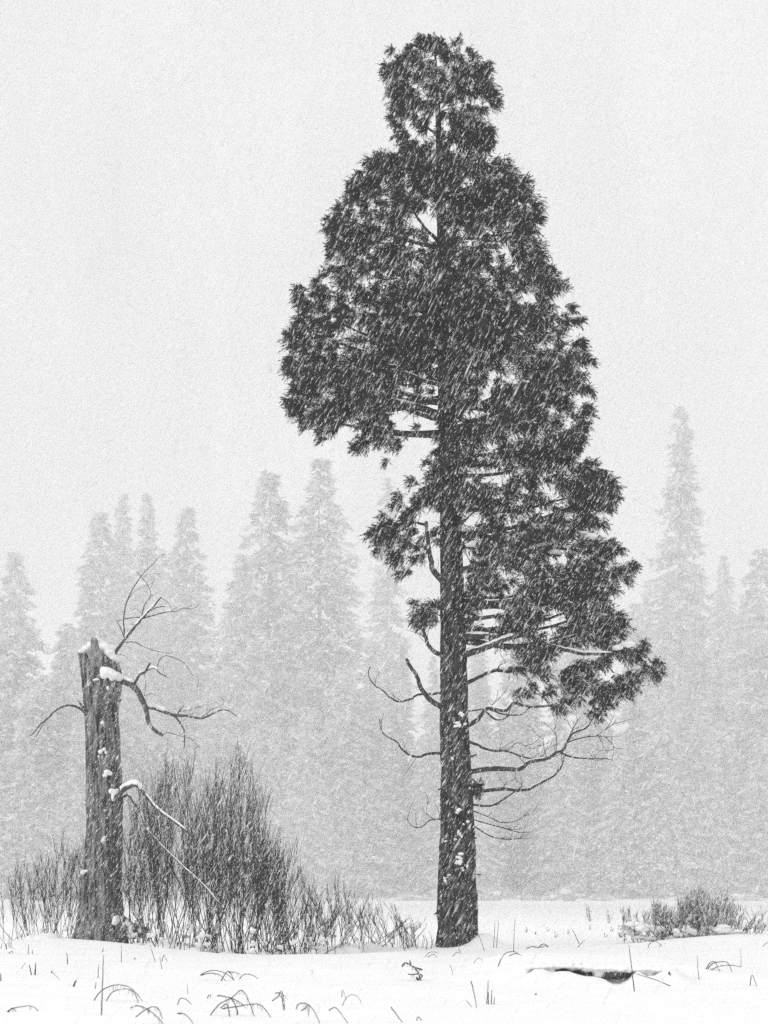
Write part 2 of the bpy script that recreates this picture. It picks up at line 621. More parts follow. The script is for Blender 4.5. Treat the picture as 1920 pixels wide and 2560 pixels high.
# silhouette of the crown, photograph readings (overview crop)
crown_outline = [(935, 76), (905, 92), (890, 96), (864, 112), (844, 127), (826, 152), (845, 200), (860, 208), (847, 220), (836, 250), (853, 278), (861, 312), (880, 318),
 (905, 330), (868, 332), (850, 333), (798, 343), (778, 358), (768, 362), (750, 400), (757, 430), (745, 460), (700, 486), (711, 520), (705, 570), (722, 590), (690, 600),
 (665, 602), (636, 630), (650, 665), (632, 692), (641, 720), (612, 745), (607, 775), (622, 800), (640, 835), (611, 857), (620, 885), (660, 910), (685, 937), (702, 920),
 (708, 890), (738, 882), (722, 915), (765, 960), (800, 940), (845, 957), (852, 905), (880, 885), (945, 893), (942, 935), (935, 960), (955, 990), (965, 1010), (950, 1030), (920, 1024),
 (880, 1042), (897, 1075), (868, 1108), (830, 1112), (836, 1135), (800, 1165), (815, 1200), (862, 1236), (900, 1212), (905, 1182), (935, 1150), (950, 1160), (985, 1165),
 (1000, 1180), (1010, 1240), (1000, 1280), (1003, 1330), (1010, 1360), (1060, 1370), (1095, 1395), (1130, 1440), (1145, 1490), (1215, 1532), (1260, 1510), (1300, 1542),
 (1325, 1518), (1370, 1500), (1380, 1466), (1430, 1455), (1441, 1425), (1400, 1392), (1350, 1400), (1312, 1388), (1352, 1372), (1350, 1338), (1312, 1292), (1350, 1276), (1378, 1226),
 (1358, 1190), (1320, 1165), (1275, 1160), (1282, 1146), (1306, 1130), (1336, 1076), (1325, 1038), (1290, 1000), (1232, 986), (1256, 965), (1262, 938), (1281, 890), (1286, 840),
 (1256, 815), (1252, 780), (1266, 735), (1260, 690), (1245, 664), (1196, 655), (1200, 625), (1188, 580), (1184, 550), (1165, 500), (1170, 458), (1130, 430), (1136, 396),
 (1100, 366), (1052, 345), (1065, 282), (1075, 240), (1081, 215), (1068, 180), (1060, 150), (1020, 115), (980, 92), (960, 82)]
small_cluster = [(870, 1298), (895, 1300), (930, 1288), (950, 1310), (948, 1350), (925, 1362), (945, 1385), (920, 1392), (895, 1375), (905, 1345), (885, 1325)]
sprout = [(1018, 1685), (1032, 1690), (1035, 1722), (1022, 1730)]
holes = [(912, 540, 26, 16), (1100, 586, 16, 22), (832, 602, 34, 15), (752, 708, 20, 10), (905, 826, 40, 14), (935, 880, 22, 9), (868, 412, 26, 12), (800, 465, 14, 10), (1012, 1180, 26, 14), (1070, 1305, 26, 18),
         (1165, 1090, 14, 22), (1105, 1120, 8, 16), (1258, 1155, 24, 8), (880, 275, 14, 10), (1005, 1020, 10, 12), (1210, 700, 22, 10), (935, 760, 10, 8), (1185, 780, 16, 8), (1250, 1410, 24, 7), (1200, 1450, 10, 9),
         (1230, 890, 26, 14), (1180, 915, 14, 12), (935, 275, 10, 10), (1030, 820, 14, 6), (830, 1180, 1, 1), (1040, 1340, 16, 10), (1160, 1370, 12, 10), (1300, 1460, 12, 10), (800, 785, 14, 8), (985, 460, 8, 10), (1120, 720, 10, 8), (845, 930, 3, 3)]
_hr = np.random.default_rng(21)
_ho = np.array(crown_outline, float)
for _ in range(12):
    holes.append((_hr.uniform(840, 1070), _hr.uniform(95, 330), _hr.uniform(5, 10), _hr.uniform(4, 8)))
for _ in range(120):
    holes.append((_hr.uniform(_ho[:, 0].min(), _ho[:, 0].max()), _hr.uniform(80, 1530), _hr.uniform(5, 11), _hr.uniform(4, 7)))
PXM = F / 1.1573 / CED_Y   # overview pixels per metre at the cedar

def poly_dist(P, poly):
    poly = np.array(poly, float)
    a, b = poly, np.roll(poly, -1, 0)
    ab = b - a
    ap = P[:, None, :] - a[None]
    t = np.clip((ap * ab[None]).sum(-1) / (ab ** 2).sum(-1)[None], 0, 1)
    d = np.linalg.norm(ap - t[..., None] * ab[None], axis=-1).min(1)
    x, y = P[:, 0:1], P[:, 1:2]
    cond = ((a[None, :, 1] > y) != (b[None, :, 1] > y))
    xi = a[None, :, 0] + (y - a[None, :, 1]) * ab[None, :, 0] / np.where(np.abs(ab[None, :, 1]) < 1e-9, 1e-9, ab[None, :, 1])
    inside = (cond & (x < xi)).sum(1) % 2 == 1
    return np.where(inside, d, -d)

def clumps_in(poly, tries, rmin, rmax, maxn, spacing, seed, dmax=9.0, inset=0.0):
    r = np.random.default_rng(seed)
    pa = np.array(poly, float)
    P = r.uniform(pa.min(0), pa.max(0), (tries, 2))
    d = poly_dist(P, poly)
    for hx, hy, ha, hb in holes:
        e = np.hypot((P[:, 0] - hx) / ha, (P[:, 1] - hy) / hb)
        d = np.minimum(d, (e - 1.0) * min(ha, hb) - 1)
    d = (d - inset) / PXM
    axis = np.interp(P[:, 1], [76, 500, 1000, 1500], [938, 955, 970, 980])
    hw = np.array([0.0] * len(P))
    for i, y in enumerate(P[:, 1]):
        hw[i] = np.interp(y, [76, 160, 330, 500, 800, 950, 1200, 1500], [.25, .85, .7, 1.7, 2.4, 2.0, 2.0, 1.1])
    acc = []
    for i in range(tries):
        if d[i] < rmin or d[i] > dmax:
            continue
        rr = min(rmax, d[i]) * r.uniform(.8, 1.0)
        off = (P[i, 0] - axis[i]) / PXM
        dm = 0.8 * math.sqrt(max(0.0, (hw[i] * 1.35) ** 2 - off ** 2)) if abs(off) < hw[i] * 1.35 else 0.0
        yy = r.uniform(-1, 1) * max(0.2, dm)
        c = at(ZD, P[i, 0], P[i, 1], CED_Y)
        c = Vector((c.x, CED_Y + yy, c.z))
        ok = True
        for q, qr in acc:
            if (q - c).length < spacing * min(rr, qr) + 0.04:
                ok = False
                break
        if ok:
            acc.append((c, rr))
            if len(acc) >= maxn:
                break
    return acc

C1 = clumps_in(crown_outline, 6500, 0.045, 0.40, 1100, 0.52, 3, 9.0, 1.5)
C1 += clumps_in(crown_outline, 12000, 0.035, 0.15, 560, 0.75, 8, 0.20, 3.0)
C2 = clumps_in(small_cluster, 300, 0.05, 0.13, 16, 0.9, 4)
C3 = clumps_in(sprout, 60, 0.02, 0.07, 8, 0.5, 5)
for i in range(len(crown_outline)):     # ragged tips along the outline
    a, b, c = (np.array(crown_outline[(i + k) % len(crown_outline)], float) for k in (-1, 0, 1))
    if rng.random() < .3:
        continue
    for q in (b,):
        for s_ in (rng.uniform(.04, .12), rng.uniform(.14, .22)):
            m = (a + c) / 2
            mid = np.array([np.interp(q[1], [76, 500, 1000, 1500], [938, 955, 970, 1100]), q[1] + 10])
            p = q + (mid - q) / (np.linalg.norm(mid - q) + 1e-6) * s_ * PXM + rng.normal(0, 5, 2)
            w = at(ZD, p[0], p[1], CED_Y)
            w.y += random.uniform(-.25, .25)
            C1.append((w, random.uniform(.05, .09)))
clumps = C1 + C2 + C3

def sprays(clumps, seed, dens=1.0, L0=(0.10, 0.26), blades=14, wf=1.0, top=None):
    """flat drooping cedar sprays, every blade a small diamond"""
    r = np.random.default_rng(seed)
    pos, dr = [], []
    for c, R_ in clumps:
        n = int((20 + 640 * R_ * R_) * dens)
        v = r.normal(0, 1, (n, 3))
        v /= np.linalg.norm(v, axis=1)[:, None]
        if top is not None:
            v[:, 2] = np.abs(v[:, 2]) * .8 + .3
            v /= np.linalg.norm(v, axis=1)[:, None]
        rho = R_ * r.random(n) ** 0.45 * 0.92
        out_ = np.array([c[0] - cedar_base.x, (c[1] - CED_Y) * .8, 0.0])
        out_ /= np.linalg.norm(out_) + 1e-6
        # boughs are uneven: drawn out along their limb, flattened, tilted, with thin spots
        tilt = r.uniform(-.55, .35)
        ax = out_ * r.uniform(.9, 1.55) + np.array([0, 0, tilt])
        q = v * rho[:, None] * np.array([.85, .85, r.uniform(.45, .95)])
        p = np.array(c)[None] + q + ax[None] * (rho * r.uniform(-.6, .6, n))[:, None]
        d = v * (0.28 if R_ < .13 else 0.5) + out_[None] * 0.70 + r.normal(0, .32, (n, 3))
        d[:, 2] += r.uniform(-.75, .60, n)
        d /= np.linalg.norm(d, axis=1)[:, None]
        pos.append(p)
        dr.append(d)
    P, D = np.concatenate(pos), np.concatenate(dr)
    n = len(P)
    L = r.uniform(*L0, n)
    side = np.cross(D, r.normal(0, 1, (n, 3)) * np.array([.5, .5, 1.0]))
    side /= np.linalg.norm(side, axis=1)[:, None] + 1e-9
    nor = np.cross(D, side)
    Vs = []
    for b in range(blades):
        t = (b + 0.6) / blades
        sg = 1 if b % 2 else -1
        ang = r.uniform(.35, .95, n) * sg * (1 - .65 * t)
        st = P + D * (L * (t - 0.35) * .9)[:, None]
        st[:, 2] -= 0.18 * L * t * t
        bd = D * np.cos(ang)[:, None] + side * np.sin(ang)[:, None]
        bd[:, 2] -= 0.12 * t
        bd += r.normal(0, .13, (n, 3))
        bl = L * r.uniform(.26, .46, n) * (1.1 - .35 * t)
        w = r.uniform(.0035, .0075, n) * wf
        wv = np.cross(bd, nor)
        wv /= np.linalg.norm(wv, axis=1)[:, None] + 1e-9
        wv = wv + nor * r.normal(0, .6, n)[:, None]
        m = st + bd * (bl * .5)[:, None]
        e = st + bd * bl[:, None]
        e[:, 2] -= bl * .18
        Vs.append(np.stack([st, m - wv * w[:, None], e, m + wv * w[:, None]], 1))
    V = np.concatenate(Vs).reshape(-1, 3)
    return V, np.arange(len(V)).reshape(-1, 4)

V, Fq = sprays(clumps, 9)
print('cedar clumps', len(clumps), 'blades', len(Fq))
crown_o = cedar.part_np('crown', V, Fq, M['foliage'])
_low = [c for c in clumps if random.random() < (.85 if c[0].z < 7.5 and c[0].x > cedar_base.x else .4)]
V, Fq = sprays(_low, 19, 0.17, (0.10, 0.22), 9, 1.25, True)
tag(cedar.part_np('sprays_with_snow', V, Fq, M['snow']), 'snow lining the upper sprays', None, None, 'stuff')

# limbs inside the crown: from the trunk to the larger clumps
def axis_x(z):
    return float(np.interp(z, [0, 7, 12, 17], [cedar_base.x, at(ZD, 978, 0, CED_Y).x, at(ZD, 957, 0, CED_Y).x, at(ZD, 938, 0, CED_Y).x]))
big = sorted(C1, key=lambda c: -c[1])[:190]
for i, (c, R_) in enumerate(big[::2]):
    dx = c[0] - axis_x(c[2])
    dist = math.hypot(dx, c[1] - CED_Y)
    if dist < 0.25:
        continue
    z0 = c[2] - dist * random.uniform(.05, .35)
    if z0 < at(ZD, 0, 1400, CED_Y).z:
        z0 = at(ZD, 0, 1400, CED_Y).z + random.uniform(0, .3)
    p0 = Vector((axis_x(z0), CED_Y, z0))
    p1 = Vector(c)
    pm = p0.lerp(p1, .5) + Vector((random.uniform(-.1, .1), random.uniform(-.1, .1), -0.12 * dist * random.random()))
    mb = MB()
    P = wobble_path([p0, pm, p1], 5, 0.008)
    r0 = 0.022 + 0.012 * dist
    mb.tube(P, [r0 * (1 - .75 * k / (len(P) - 1)) for k in range(len(P))], 6, .1)
    for _ in range(6):
        j = random.randrange(len(P) // 2, len(P))
        e = P[j] + Vector((random.uniform(-1, 1), random.uniform(-1, 1), random.uniform(-.7, .5))) * R_ * 1.1
        mb.tube([P[j], (P[j] + e) / 2 + Vector((0, 0, -.03)), e], [.009, .007, .004], 3, 0, False)
    cedar.part('branch', mb, M['limb_bark'])

def cedar_branch(paths, snow=None):
    mb = MB()
    sn = MB()
    for z, pts, r0, r1, dy, tw in paths:
        P = limb(mb, z, pts, CED_Y - 0.05, CED_Y + dy, r0, r1, 7 if r0 > .02 else 4, 0.006 if r0 > .02 else .003, tw, 0.45, 0.007)
        if snow and r0 > .02:
            snow_on(sn, P, r0 * .8, r0 * snow, random.uniform(0, .15), random.uniform(.5, .95))
    b = cedar.part('branch', mb, M['limb_bark'])
    if sn.v:
        for a in sn.v:
            a -= np.array(cedar.base)
        sn.build('snow', M['snow'], b)
    return b

cedar_branch([(Z3, [(520, 1085), (470, 1060), (430, 1030), (405, 980), (385, 920), (365, 895), (350, 865)], .055, .018, -.3, 3), (Z3, [(405, 985), (380, 960), (350, 950)], .015, .006, -.2, 1), (Z3, [(480, 870), (440, 850), (410, 830), (360, 820), (320, 800)], .014, .006, -.2, 2)])
cedar_branch([(Z3, [(495, 705), (475, 685), (440, 640), (430, 590), (420, 540), (412, 480), (405, 400)], .07, .03, -.4, 2), (Z3, [(412, 470), (360, 510), (330, 570), (335, 620)], .012, .005, -.4, 3), (Z3, [(405, 420), (350, 410), (290, 440), (220, 490)], .03, .01, -.5, 3)])
cedar_branch([(Z3, [(510, 1335), (440, 1295), (400, 1255), (375, 1210), (355, 1155), (330, 1125), (308, 1080)], .055, .03, -.3, 1)])
cedar_branch([(Z3, [(520, 1243), (440, 1253), (365, 1258), (330, 1280), (275, 1292), (225, 1270), (195, 1240), (150, 1210), (120, 1160), (130, 1120)], .026, .008, .4, 3)])
cedar_branch([(Z3, [(570, 1212), (640, 1185), (700, 1155), (755, 1138), (820, 1145), (880, 1130), (940, 1150)], .04, .022, .5, 0), (Z3, [(755, 1138), (770, 1112), (795, 1100), (794, 1088)], .014, .006, .3, 1)], 0.35)
cedar_branch([(Z3, [(550, 1420), (620, 1405), (665, 1375), (705, 1325), (740, 1330), (800, 1335), (840, 1298), (880, 1310), (940, 1318), (1040, 1308)], .05, .02, -.5, 0), (Z3, [(705, 1345), (750, 1380), (800, 1372), (820, 1330)], .02, .01, -.4, 2),
              (Z3, [(720, 1330), (770, 1350), (825, 1358), (880, 1355), (915, 1320)], .018, .008, -.45, 2), (Z3, [(705, 1325), (740, 1300), (768, 1275)], .012, .005, -.4, 2)], 0.45)
cedar_branch([(Z3, [(590, 1340), (650, 1335), (700, 1325)], .018, .012, -.2, 0)])
cedar_branch([(Z6, [(415, 108), (480, 135), (530, 155), (600, 160), (650, 180), (700, 188), (760, 180)], .03, .010, .3, 9), (Z6, [(600, 160), (640, 125), (700, 150), (735, 132)], .009, .004, .3, 3)])
cedar_branch([(Z6, [(440, 244), (520, 232), (580, 230), (650, 232), (680, 210), (700, 202), (760, 190), (800, 165), (830, 150), (840, 125), (870, 85), (920, 65), (950, 20)], .055, .010, -.6, 7), (Z6, [(840, 125), (900, 105), (960, 98), (1005, 102)], .018, .006, -.7, 4),
              (Z6, [(815, 165), (870, 185), (960, 190), (1010, 190)], .022, .008, -.4, 5), (Z6, [(960, 98), (1000, 70), (1040, 40)], .010, .004, -.8, 4), (Z6, [(795, 170), (800, 110), (790, 60)], .011, .004, -.5, 3), (Z6, [(845, 115), (870, 60), (895, 20)], .012, .004, -.8, 4),
              (Z6, [(1000, 102), (1030, 140), (1025, 190), (1000, 230)], .008, .003, -.6, 4), (Z6, [(760, 190), (745, 130), (750, 90)], .009, .003, -.5, 2)], 0.30)
cedar_branch([(Z6, [(450, 325), (530, 318), (580, 312), (640, 318), (690, 312), (740, 285), (790, 258), (820, 220), (830, 180)], .042, .014, .5, 5), (Z6, [(580, 312), (600, 285), (640, 270)], .009, .004, .4, 2)], 0.3)
cedar_branch([(Z6, [(430, 370), (500, 383), (550, 375), (600, 345), (650, 310), (660, 290)], .026, .008, -.4, 4)])
cedar_branch([(Z6, [(440, 430), (520, 455), (580, 470), (640, 488), (690, 490)], .014, .006, -.5, 4), (Z6, [(440, 395), (520, 425), (580, 450), (640, 440), (685, 410)], .012, .005, -.4, 4), (Z6, [(445, 450), (520, 500), (590, 518), (650, 512), (685, 495)], .014, .005, -.3, 5)])
cedar_branch([(Z6, [(345, 168), (280, 170), (240, 183), (200, 175), (165, 145), (150, 120), (110, 100), (85, 70), (78, 30)], .030, .007, -.4, 4)])
cedar_branch([(Z6, [(345, 435), (285, 440), (250, 468), (215, 465), (195, 440), (195, 420)], .014, .005, -.2, 3), (Z6, [(305, 440), (275, 415), (272, 380), (290, 350)], .008, .003, -.2, 2), (Z6, [(325, 440), (318, 400), (300, 360)], .007, .003, -.1, 1)])
for p in ([(340, 810), (315, 816), (300, 823)], [(455, 664), (475, 660), (492, 662)], [(345, 310), (328, 313), (318, 316)], [(455, 520), (468, 515), (474, 512)], [(430, 180), (455, 180), (475, 172)]):
    cedar_branch([(Z6, p, .025, .012, -.1, 0)])
cedar_branch([(Z2, [(830, 810), (740, 780), (660, 760), (560, 740), (450, 760), (320, 765)], .075, .02, -.7, 6), (Z2, [(560, 740), (480, 720), (420, 690)], .03, .012, -.8, 3), (Z2, [(660, 760), (690, 790), (690, 820)], .012, .006, -.4, 2)], 0.35)
cedar_branch([(Z2, [(830, 748), (720, 730), (620, 700), (540, 660)], .055, .02, .4, 4)], 0.4)
cedar_branch([(Z2, [(830, 672), (740, 650), (650, 612), (560, 600)], .045, .016, -.4, 4)], 0.4)
cedar_branch([(Z2, [(800, 135), (750, 115), (690, 70), (640, 25), (600, 0)], .05, .02, -.5, 2)])
cedar_branch([(Z2, [(640, 160), (590, 180), (540, 178), (490, 160), (470, 140)], .018, .008, -.6, 2)])
cedar_branch([(Z3, [(570, 1066), (660, 1040), (740, 1010), (800, 985), (900, 960)], .075, .03, -.7, 2)], 0.5)
cedar_branch([(Z3, [(570, 985), (620, 970), (700, 970), (760, 975), (860, 950)], .075, .03, -.4, 2)], 0.45)
cedar_branch([(Z3, [(570, 650), (650, 625), (720, 592), (800, 590), (900, 555), (1000, 530), (1100, 540)], .08, .025, -.8, 4)], 0.5)
cedar_branch([(Z3, [(900, 960), (1000, 1010), (1060, 1030), (1120, 1042), (1180, 1055), (1260, 1055), (1400, 1060)], .055, .02, -.7, 6)], 0.4)
cedar_branch([(Z3, [(1280, 1060), (1300, 1110), (1330, 1150)], .016, .008, -.6, 3)])
cedar_branch([(Z1, [(650, 930), (590, 880), (510, 820), (440, 780)], .03, .012, -.3, 2)])

# snow caught in the crown, on the bark and on the larger limbs
sn = MB()
caps = [(c, R_) for c, R_ in C1 if R_ > .12]
random.shuffle(caps)
for c, R_ in caps[:70]:
    w = random.uniform(.02, .06)
    sn.blob((c[0] + random.uniform(-.6, .6) * R_, c[1] - random.uniform(0, .9) * R_, c[2] + R_ * random.uniform(.2, .85)), (w * random.uniform(.7, 1.4), w, w * random.uniform(.4, .8)), 9, 7, .9)
for x, y, a, b, w in ((1215, 478, .15, .06, 0), (1180, 462, .11, .04, 0), (1400, 1008, .14, .06, 0), (1350, 1025, .10, .05, 0), (640, 515, .16, .05, 0), (1040, 552, .12, .04, 0)):
    p = at(Z3, x, y, CED_Y - .75)
    sn.blob(p, (a, .14, b), 12, 8, .4)
snow_c = cedar.part('snow', sn, M['snow'])
tag(snow_c, 'snow caught on the sprays', None, None, 'stuff')
for x, y, s in ((405, 400, 1.3), (392, 412, .8), (430, 448, .9), (415, 460, .7), (400, 492, .8), (408, 505, .9), (345, 530, .8), (398, 585, 1.3), (404, 598, .9), (405, 618, 1.5), (430, 632, 1.3), (415, 640, .8), (392, 612, .7), (345, 682, 1.0), (418, 708, .8), (385, 520, .6), (360, 665, .8), (408, 12, 1.1), (395, 60, 1.5), (425, 55, .9), (370, 195, .7), (440, 655, .6)):
    p = at(Z6, x, y, CED_Y)
    rr = 0.36 - 0.04 * (p.z / 5)
    dx = p.x - axis_x(p.z)
    yy = CED_Y - math.sqrt(max(0.004, rr * rr - dx * dx)) + 0.015
    mb = MB()
    for k in range(3):
        mb.blob((p.x + random.uniform(-.03, .03) * s, yy, p.z + random.uniform(-.03, .03) * s), (random.uniform(.015, .045) * s, .035, random.uniform(.012, .035) * s), 8, 6, .6)
    for a in mb.v:
        a -= np.array(cedar.base)
    mb.build('snow_patch', M['snow'], trunk_o)

# ------------------------------------------------------------------ the broken snag
SN_Y = 33.0
sb = at(ZS, 300, 2090, SN_Y)
sb.z = 0.0
snag = Thing('broken_snag', (sb.x, SN_Y, 0.0), 'grey weathered broken-off dead trunk with jagged snow-capped top', 'dead tree')
rows = []
for y, l, r in ((2200, 105, 480), (2085, 116, 470), (2000, 140, 455), (1900, 160, 440), (1750, 176, 432), (1600, 190, 430), (1400, 208, 435), (1200, 217, 440), (1050, 214, 438), (900, 212, 428), (700, 208, 424),
                (560, 204, 410), (450, 197, 415), (330, 186, 436), (250, 175, 424), (200, 166, 412), (130, 154, 408), (50, 150, 406)):
    a, b = at(ZS, l, y, SN_Y), at(ZS, r, y, SN_Y)
    rows.append((a.z, a.x, b.x))
SID = 96
V, Fq, hs = bark_trunk(rows, SN_Y, SID, 6.0, 0.17, 31.0, 0.95, None, 0.035)
prof_x = [-1, -.85, -.65, -.5, -.42, -.36, -.28, -.2, -.1, 0.05, .12, .2, .28, .6, .85, 1]
prof_y = [130, 128, 150, 178, 205, 218, 190, 62, 52, 56, 60, 74, 150, 176, 186, 192]
n_r = len(hs)
V3 = V.reshape(n_r, SID, 3)
cxs = V3[:, :, 0].mean(1)
for j in range(SID):
    th = 2 * math.pi * j / SID
    ct, st = math.cos(th), math.sin(th)
    py = float(np.interp(ct, prof_x, prof_y))
    if st > 0:
        py = py * (1 - st) + st * (150 + 40 * noise.noise(Vector((ct * 3, 5, 0))))
    py += 9 * noise.noise(Vector((ct * 9, st * 9, 2.0)))
    zt = at(ZS, 0, py, SN_Y).z
    over = V3[:, j, 2] > zt
    if over.any():
        k = int(np.argmax(over))
        c = V3[k - 1, j].copy()
        depth = np.arange(over.sum())
        # beyond the break the shell folds inward and down into the hollow heart
        for q, i in enumerate(range(k, n_r)):
            f = min(1.0, (q + 1) / 10)
            V3[i, j, 0] = c[0] + (cxs[k - 1] - c[0]) * 0.55 * f
            V3[i, j, 1] = c[1] + (SN_Y - c[1]) * 0.55 * f
            V3[i, j, 2] = zt - 0.22 * f * f + 0.0006 * q
V = V3.reshape(-1, 3)
n0 = len(Fq)
snag_trunk = snag.part_np('trunk', V, Fq, M['snag_wood'], None, True)

def snag_snow(name, items, vox=0.022, parent=None):
    mb = MB()
    for z, x, y, Y, r in items:
        mb.blob(at(z, x, y, Y), r, 12, 8, .25)
    for a in mb.v:
        a -= np.array(snag.base)
    o = mb.build(name, M['snow'], parent or snag_trunk)
    remesh(o, vox)
    return o
snag_snow('snow_cap', [(ZS, 168, 132, 32.72, (.07, .10, .035)), (ZS, 190, 128, 32.85, (.10, .16, .05)), (ZS, 215, 120, 33.0, (.12, .2, .10)), (ZS, 240, 110, 33.05, (.12, .2, .13)), (ZS, 226, 160, 32.95, (.07, .14, .13)), (ZS, 230, 188, 32.80, (.035, .08, .05))])
snag_snow('snow_cap', [(ZS, 292, 56, 32.95, (.05, .10, .04)), (ZS, 318, 88, 33.0, (.09, .14, .08)), (ZS, 335, 118, 32.9, (.12, .18, .10)), (ZS, 365, 148, 32.85, (.12, .2, .09)), (ZS, 395, 178, 32.85, (.10, .17, .075)), (ZS, 412, 188, 32.9, (.05, .1, .05)), (ZS, 350, 130, 33.1, (.2, .2, .14))])
snag_snow('snow_shelf', [(ZS, 318, 262, 32.62, (.07, .10, .09)), (ZS, 345, 268, 32.58, (.10, .12, .10)), (ZS, 372, 280, 32.58, (.11, .13, .08)), (ZS, 402, 294, 32.6, (.11, .13, .075)), (ZS, 430, 310, 32.68, (.09, .14, .075)), (ZS, 448, 322, 32.75, (.05, .10, .06)), (ZS, 315, 295, 32.6, (.05, .08, .06)), (ZS, 375, 322, 32.6, (.04, .06, .035)), (ZS, 330, 310, 32.6, (.04, .06, .03))])
snag_snow('snow_patch', [(ZS, 275, 320, 32.62, (.06, .06, .025)), (ZS, 258, 325, 32.64, (.04, .06, .02))])
snag_snow('snow_patch', [(ZS, 314, 610, 32.63, (.035, .06, .035)), (ZS, 312, 616, 32.62, (.04, .05, .025))], .012)
snag_snow('snow_patch', [(ZS, 300, 808, 32.62, (.05, .06, .04)), (ZS, 326, 790, 32.62, (.035, .05, .035)), (ZS, 338, 815, 32.62, (.03, .05, .03)), (ZS, 288, 840, 32.62, (.025, .04, .02))], .012)
snag_snow('snow_patch', [(ZS, 345, 945, 32.62, (.07, .07, .05)), (ZS, 330, 970, 32.61, (.05, .06, .035)), (ZS, 365, 955, 32.63, (.05, .06, .04))], .014)
snag_snow('snow_patch', [(ZS, 375, 1075, 32.66, (.06, .07, .06)), (ZS, 398, 1090, 32.68, (.07, .08, .09)), (ZS, 388, 1115, 32.67, (.05, .07, .08)), (ZS, 412, 1070, 32.7, (.04, .06, .04))], .014)
snag_snow('snow_patch', [(ZS, 320, 1410, 32.60, (.05, .06, .05)), (ZS, 328, 1385, 32.6, (.03, .05, .03))], .014)
snag_snow('snow_patch', [(ZS, 183, 1622, 32.72, (.05, .08, .05)), (ZS, 208, 1612, 32.70, (.04, .06, .03))], .014)
snag_snow('snow_patch', [(ZS, 405, 1940, 32.62, (.08, .08, .08)), (ZS, 395, 1965, 32.6, (.06, .08, .05))], .014)
snag_snow('snow_patch', [(ZS, 330, 1205, 32.6, (.022, .05, .022))], .01)
snag_snow('snow_patch', [(ZS, 350, 378, 32.6, (.03, .05, .045))], .01)

def snag_branch(paths, snow=()):
    mb = MB()
    sn = MB()
    for i, (z, pts, r0, r1, dy, tw) in enumerate(paths):
        P = limb(mb, z, pts, SN_Y - 0.15, SN_Y + dy, r0, r1, 7 if r0 > .02 else 4, .004, tw, .25, .006)
        for (k, w, s0, s1) in snow:
            if k == i:
                snow_on(sn, P, r0 * .7, w, s0, s1)
    b = snag.part('branch', mb, M['snag_limb'])
    if sn.v:
        for a in sn.v:
            a -= np.array(snag.base)
        o = sn.build('snow', M['snow'], b)
    return b
snag_branch([(Z4, [(700, 860), (760, 872), (800, 890), (850, 910), (890, 950), (920, 1010), (945, 1060), (955, 1120), (970, 1170), (1000, 1205), (1050, 1240)], .085, .03, -.9, 2),
             (Z4, [(940, 1050), (1000, 1065), (1060, 1085), (1130, 1110), (1200, 1112), (1300, 1130), (1360, 1110), (1420, 1080), (1480, 1080), (1545, 1125)], .045, .006, -1.4, 5),
             (Z4, [(1125, 1108), (1170, 1165), (1195, 1220), (1190, 1350)], .022, .008, -1.2, 2), (Z4, [(1150, 1108), (1165, 1075), (1190, 1045)], .015, .008, -1.0, 1),
             (Z4, [(1310, 1120), (1370, 1075), (1430, 1050), (1460, 1010)], .010, .003, -1.2, 2), (Z4, [(1155, 1088), (1240, 1070), (1300, 1050)], .009, .003, -1.0, 2),
             (Z4, [(862, 925), (905, 850), (940, 830), (970, 775)], .032, .018, -.7, 3), (Z4, [(950, 820), (1000, 805), (1040, 840), (1090, 865)], .017, .008, -.7, 2),
             (Z4, [(1015, 800), (1040, 745), (1080, 725), (1160, 750), (1210, 790), (1240, 840), (1285, 880), (1275, 930)], .009, .004, -.9, 0), (Z4, [(935, 840), (945, 910), (935, 985)], .009, .004, -.6, 0),
             (Z4, [(935, 985), (980, 970), (1040, 990)], .006, .003, -.6, 0), (Z4, [(1050, 1238), (1090, 1222), (1150, 1240), (1240, 1265), (1295, 1320)], .010, .003, -1.2, 1)],
            snow=((0, .05, 0, .35), (1, .05, 0.02, .28), (6, .03, .2, .6), (7, .03, .1, .6)))
snag_branch([(Z4, [(690, 790), (740, 715), (790, 640), (830, 590), (880, 530), (930, 475), (980, 420), (1045, 345)], .042, .014, -.4, 2),
             (Z4, [(812, 612), (800, 500), (815, 400), (840, 330), (880, 260), (930, 190), (990, 130), (1030, 85), (1070, 65)], .018, .005, -.5, 2),
             (Z4, [(803, 605), (780, 540), (750, 490)], .014, .007, -.3, 0), (Z4, [(920, 485), (1000, 460), (1060, 445), (1140, 435), (1190, 415), (1250, 420), (1305, 380)], .016, .004, -.8, 2),
             (Z4, [(930, 475), (850, 478), (790, 490), (765, 500)], .012, .007, -.3, 1), (Z4, [(915, 490), (935, 400), (975, 340), (965, 280), (920, 220), (885, 180)], .012, .006, -.4, 1),
             (Z4, [(965, 345), (1000, 325), (1030, 310)], .008, .004, -.4, 0), (Z4, [(925, 215), (970, 195), (1040, 190)], .006, .003, -.4, 0), (Z4, [(835, 350), (860, 320), (900, 290), (960, 265), (1005, 240)], .008, .003, -.4, 0),
             (Z4, [(960, 440), (1020, 410), (1070, 405)], .012, .009, -.4, 0), (Z4, [(1040, 345), (1090, 380), (1115, 430)], .006, .004, -.4, 0), (Z4, [(800, 637), (870, 635), (920, 660), (1000, 690), (1090, 708), (1150, 695)], .011, .004, -.7, 1),
             (Z4, [(740, 712), (800, 720), (845, 762)], .006, .003, -.4, 0), (Z4, [(930, 470), (890, 420), (855, 428), (845, 415)], .006, .003, -.3, 0), (Z4, [(905, 510), (870, 520), (845, 520)], .010, .005, -.3, 0)],
            snow=((0, .03, .35, .5), (0, .022, .55, .95)))
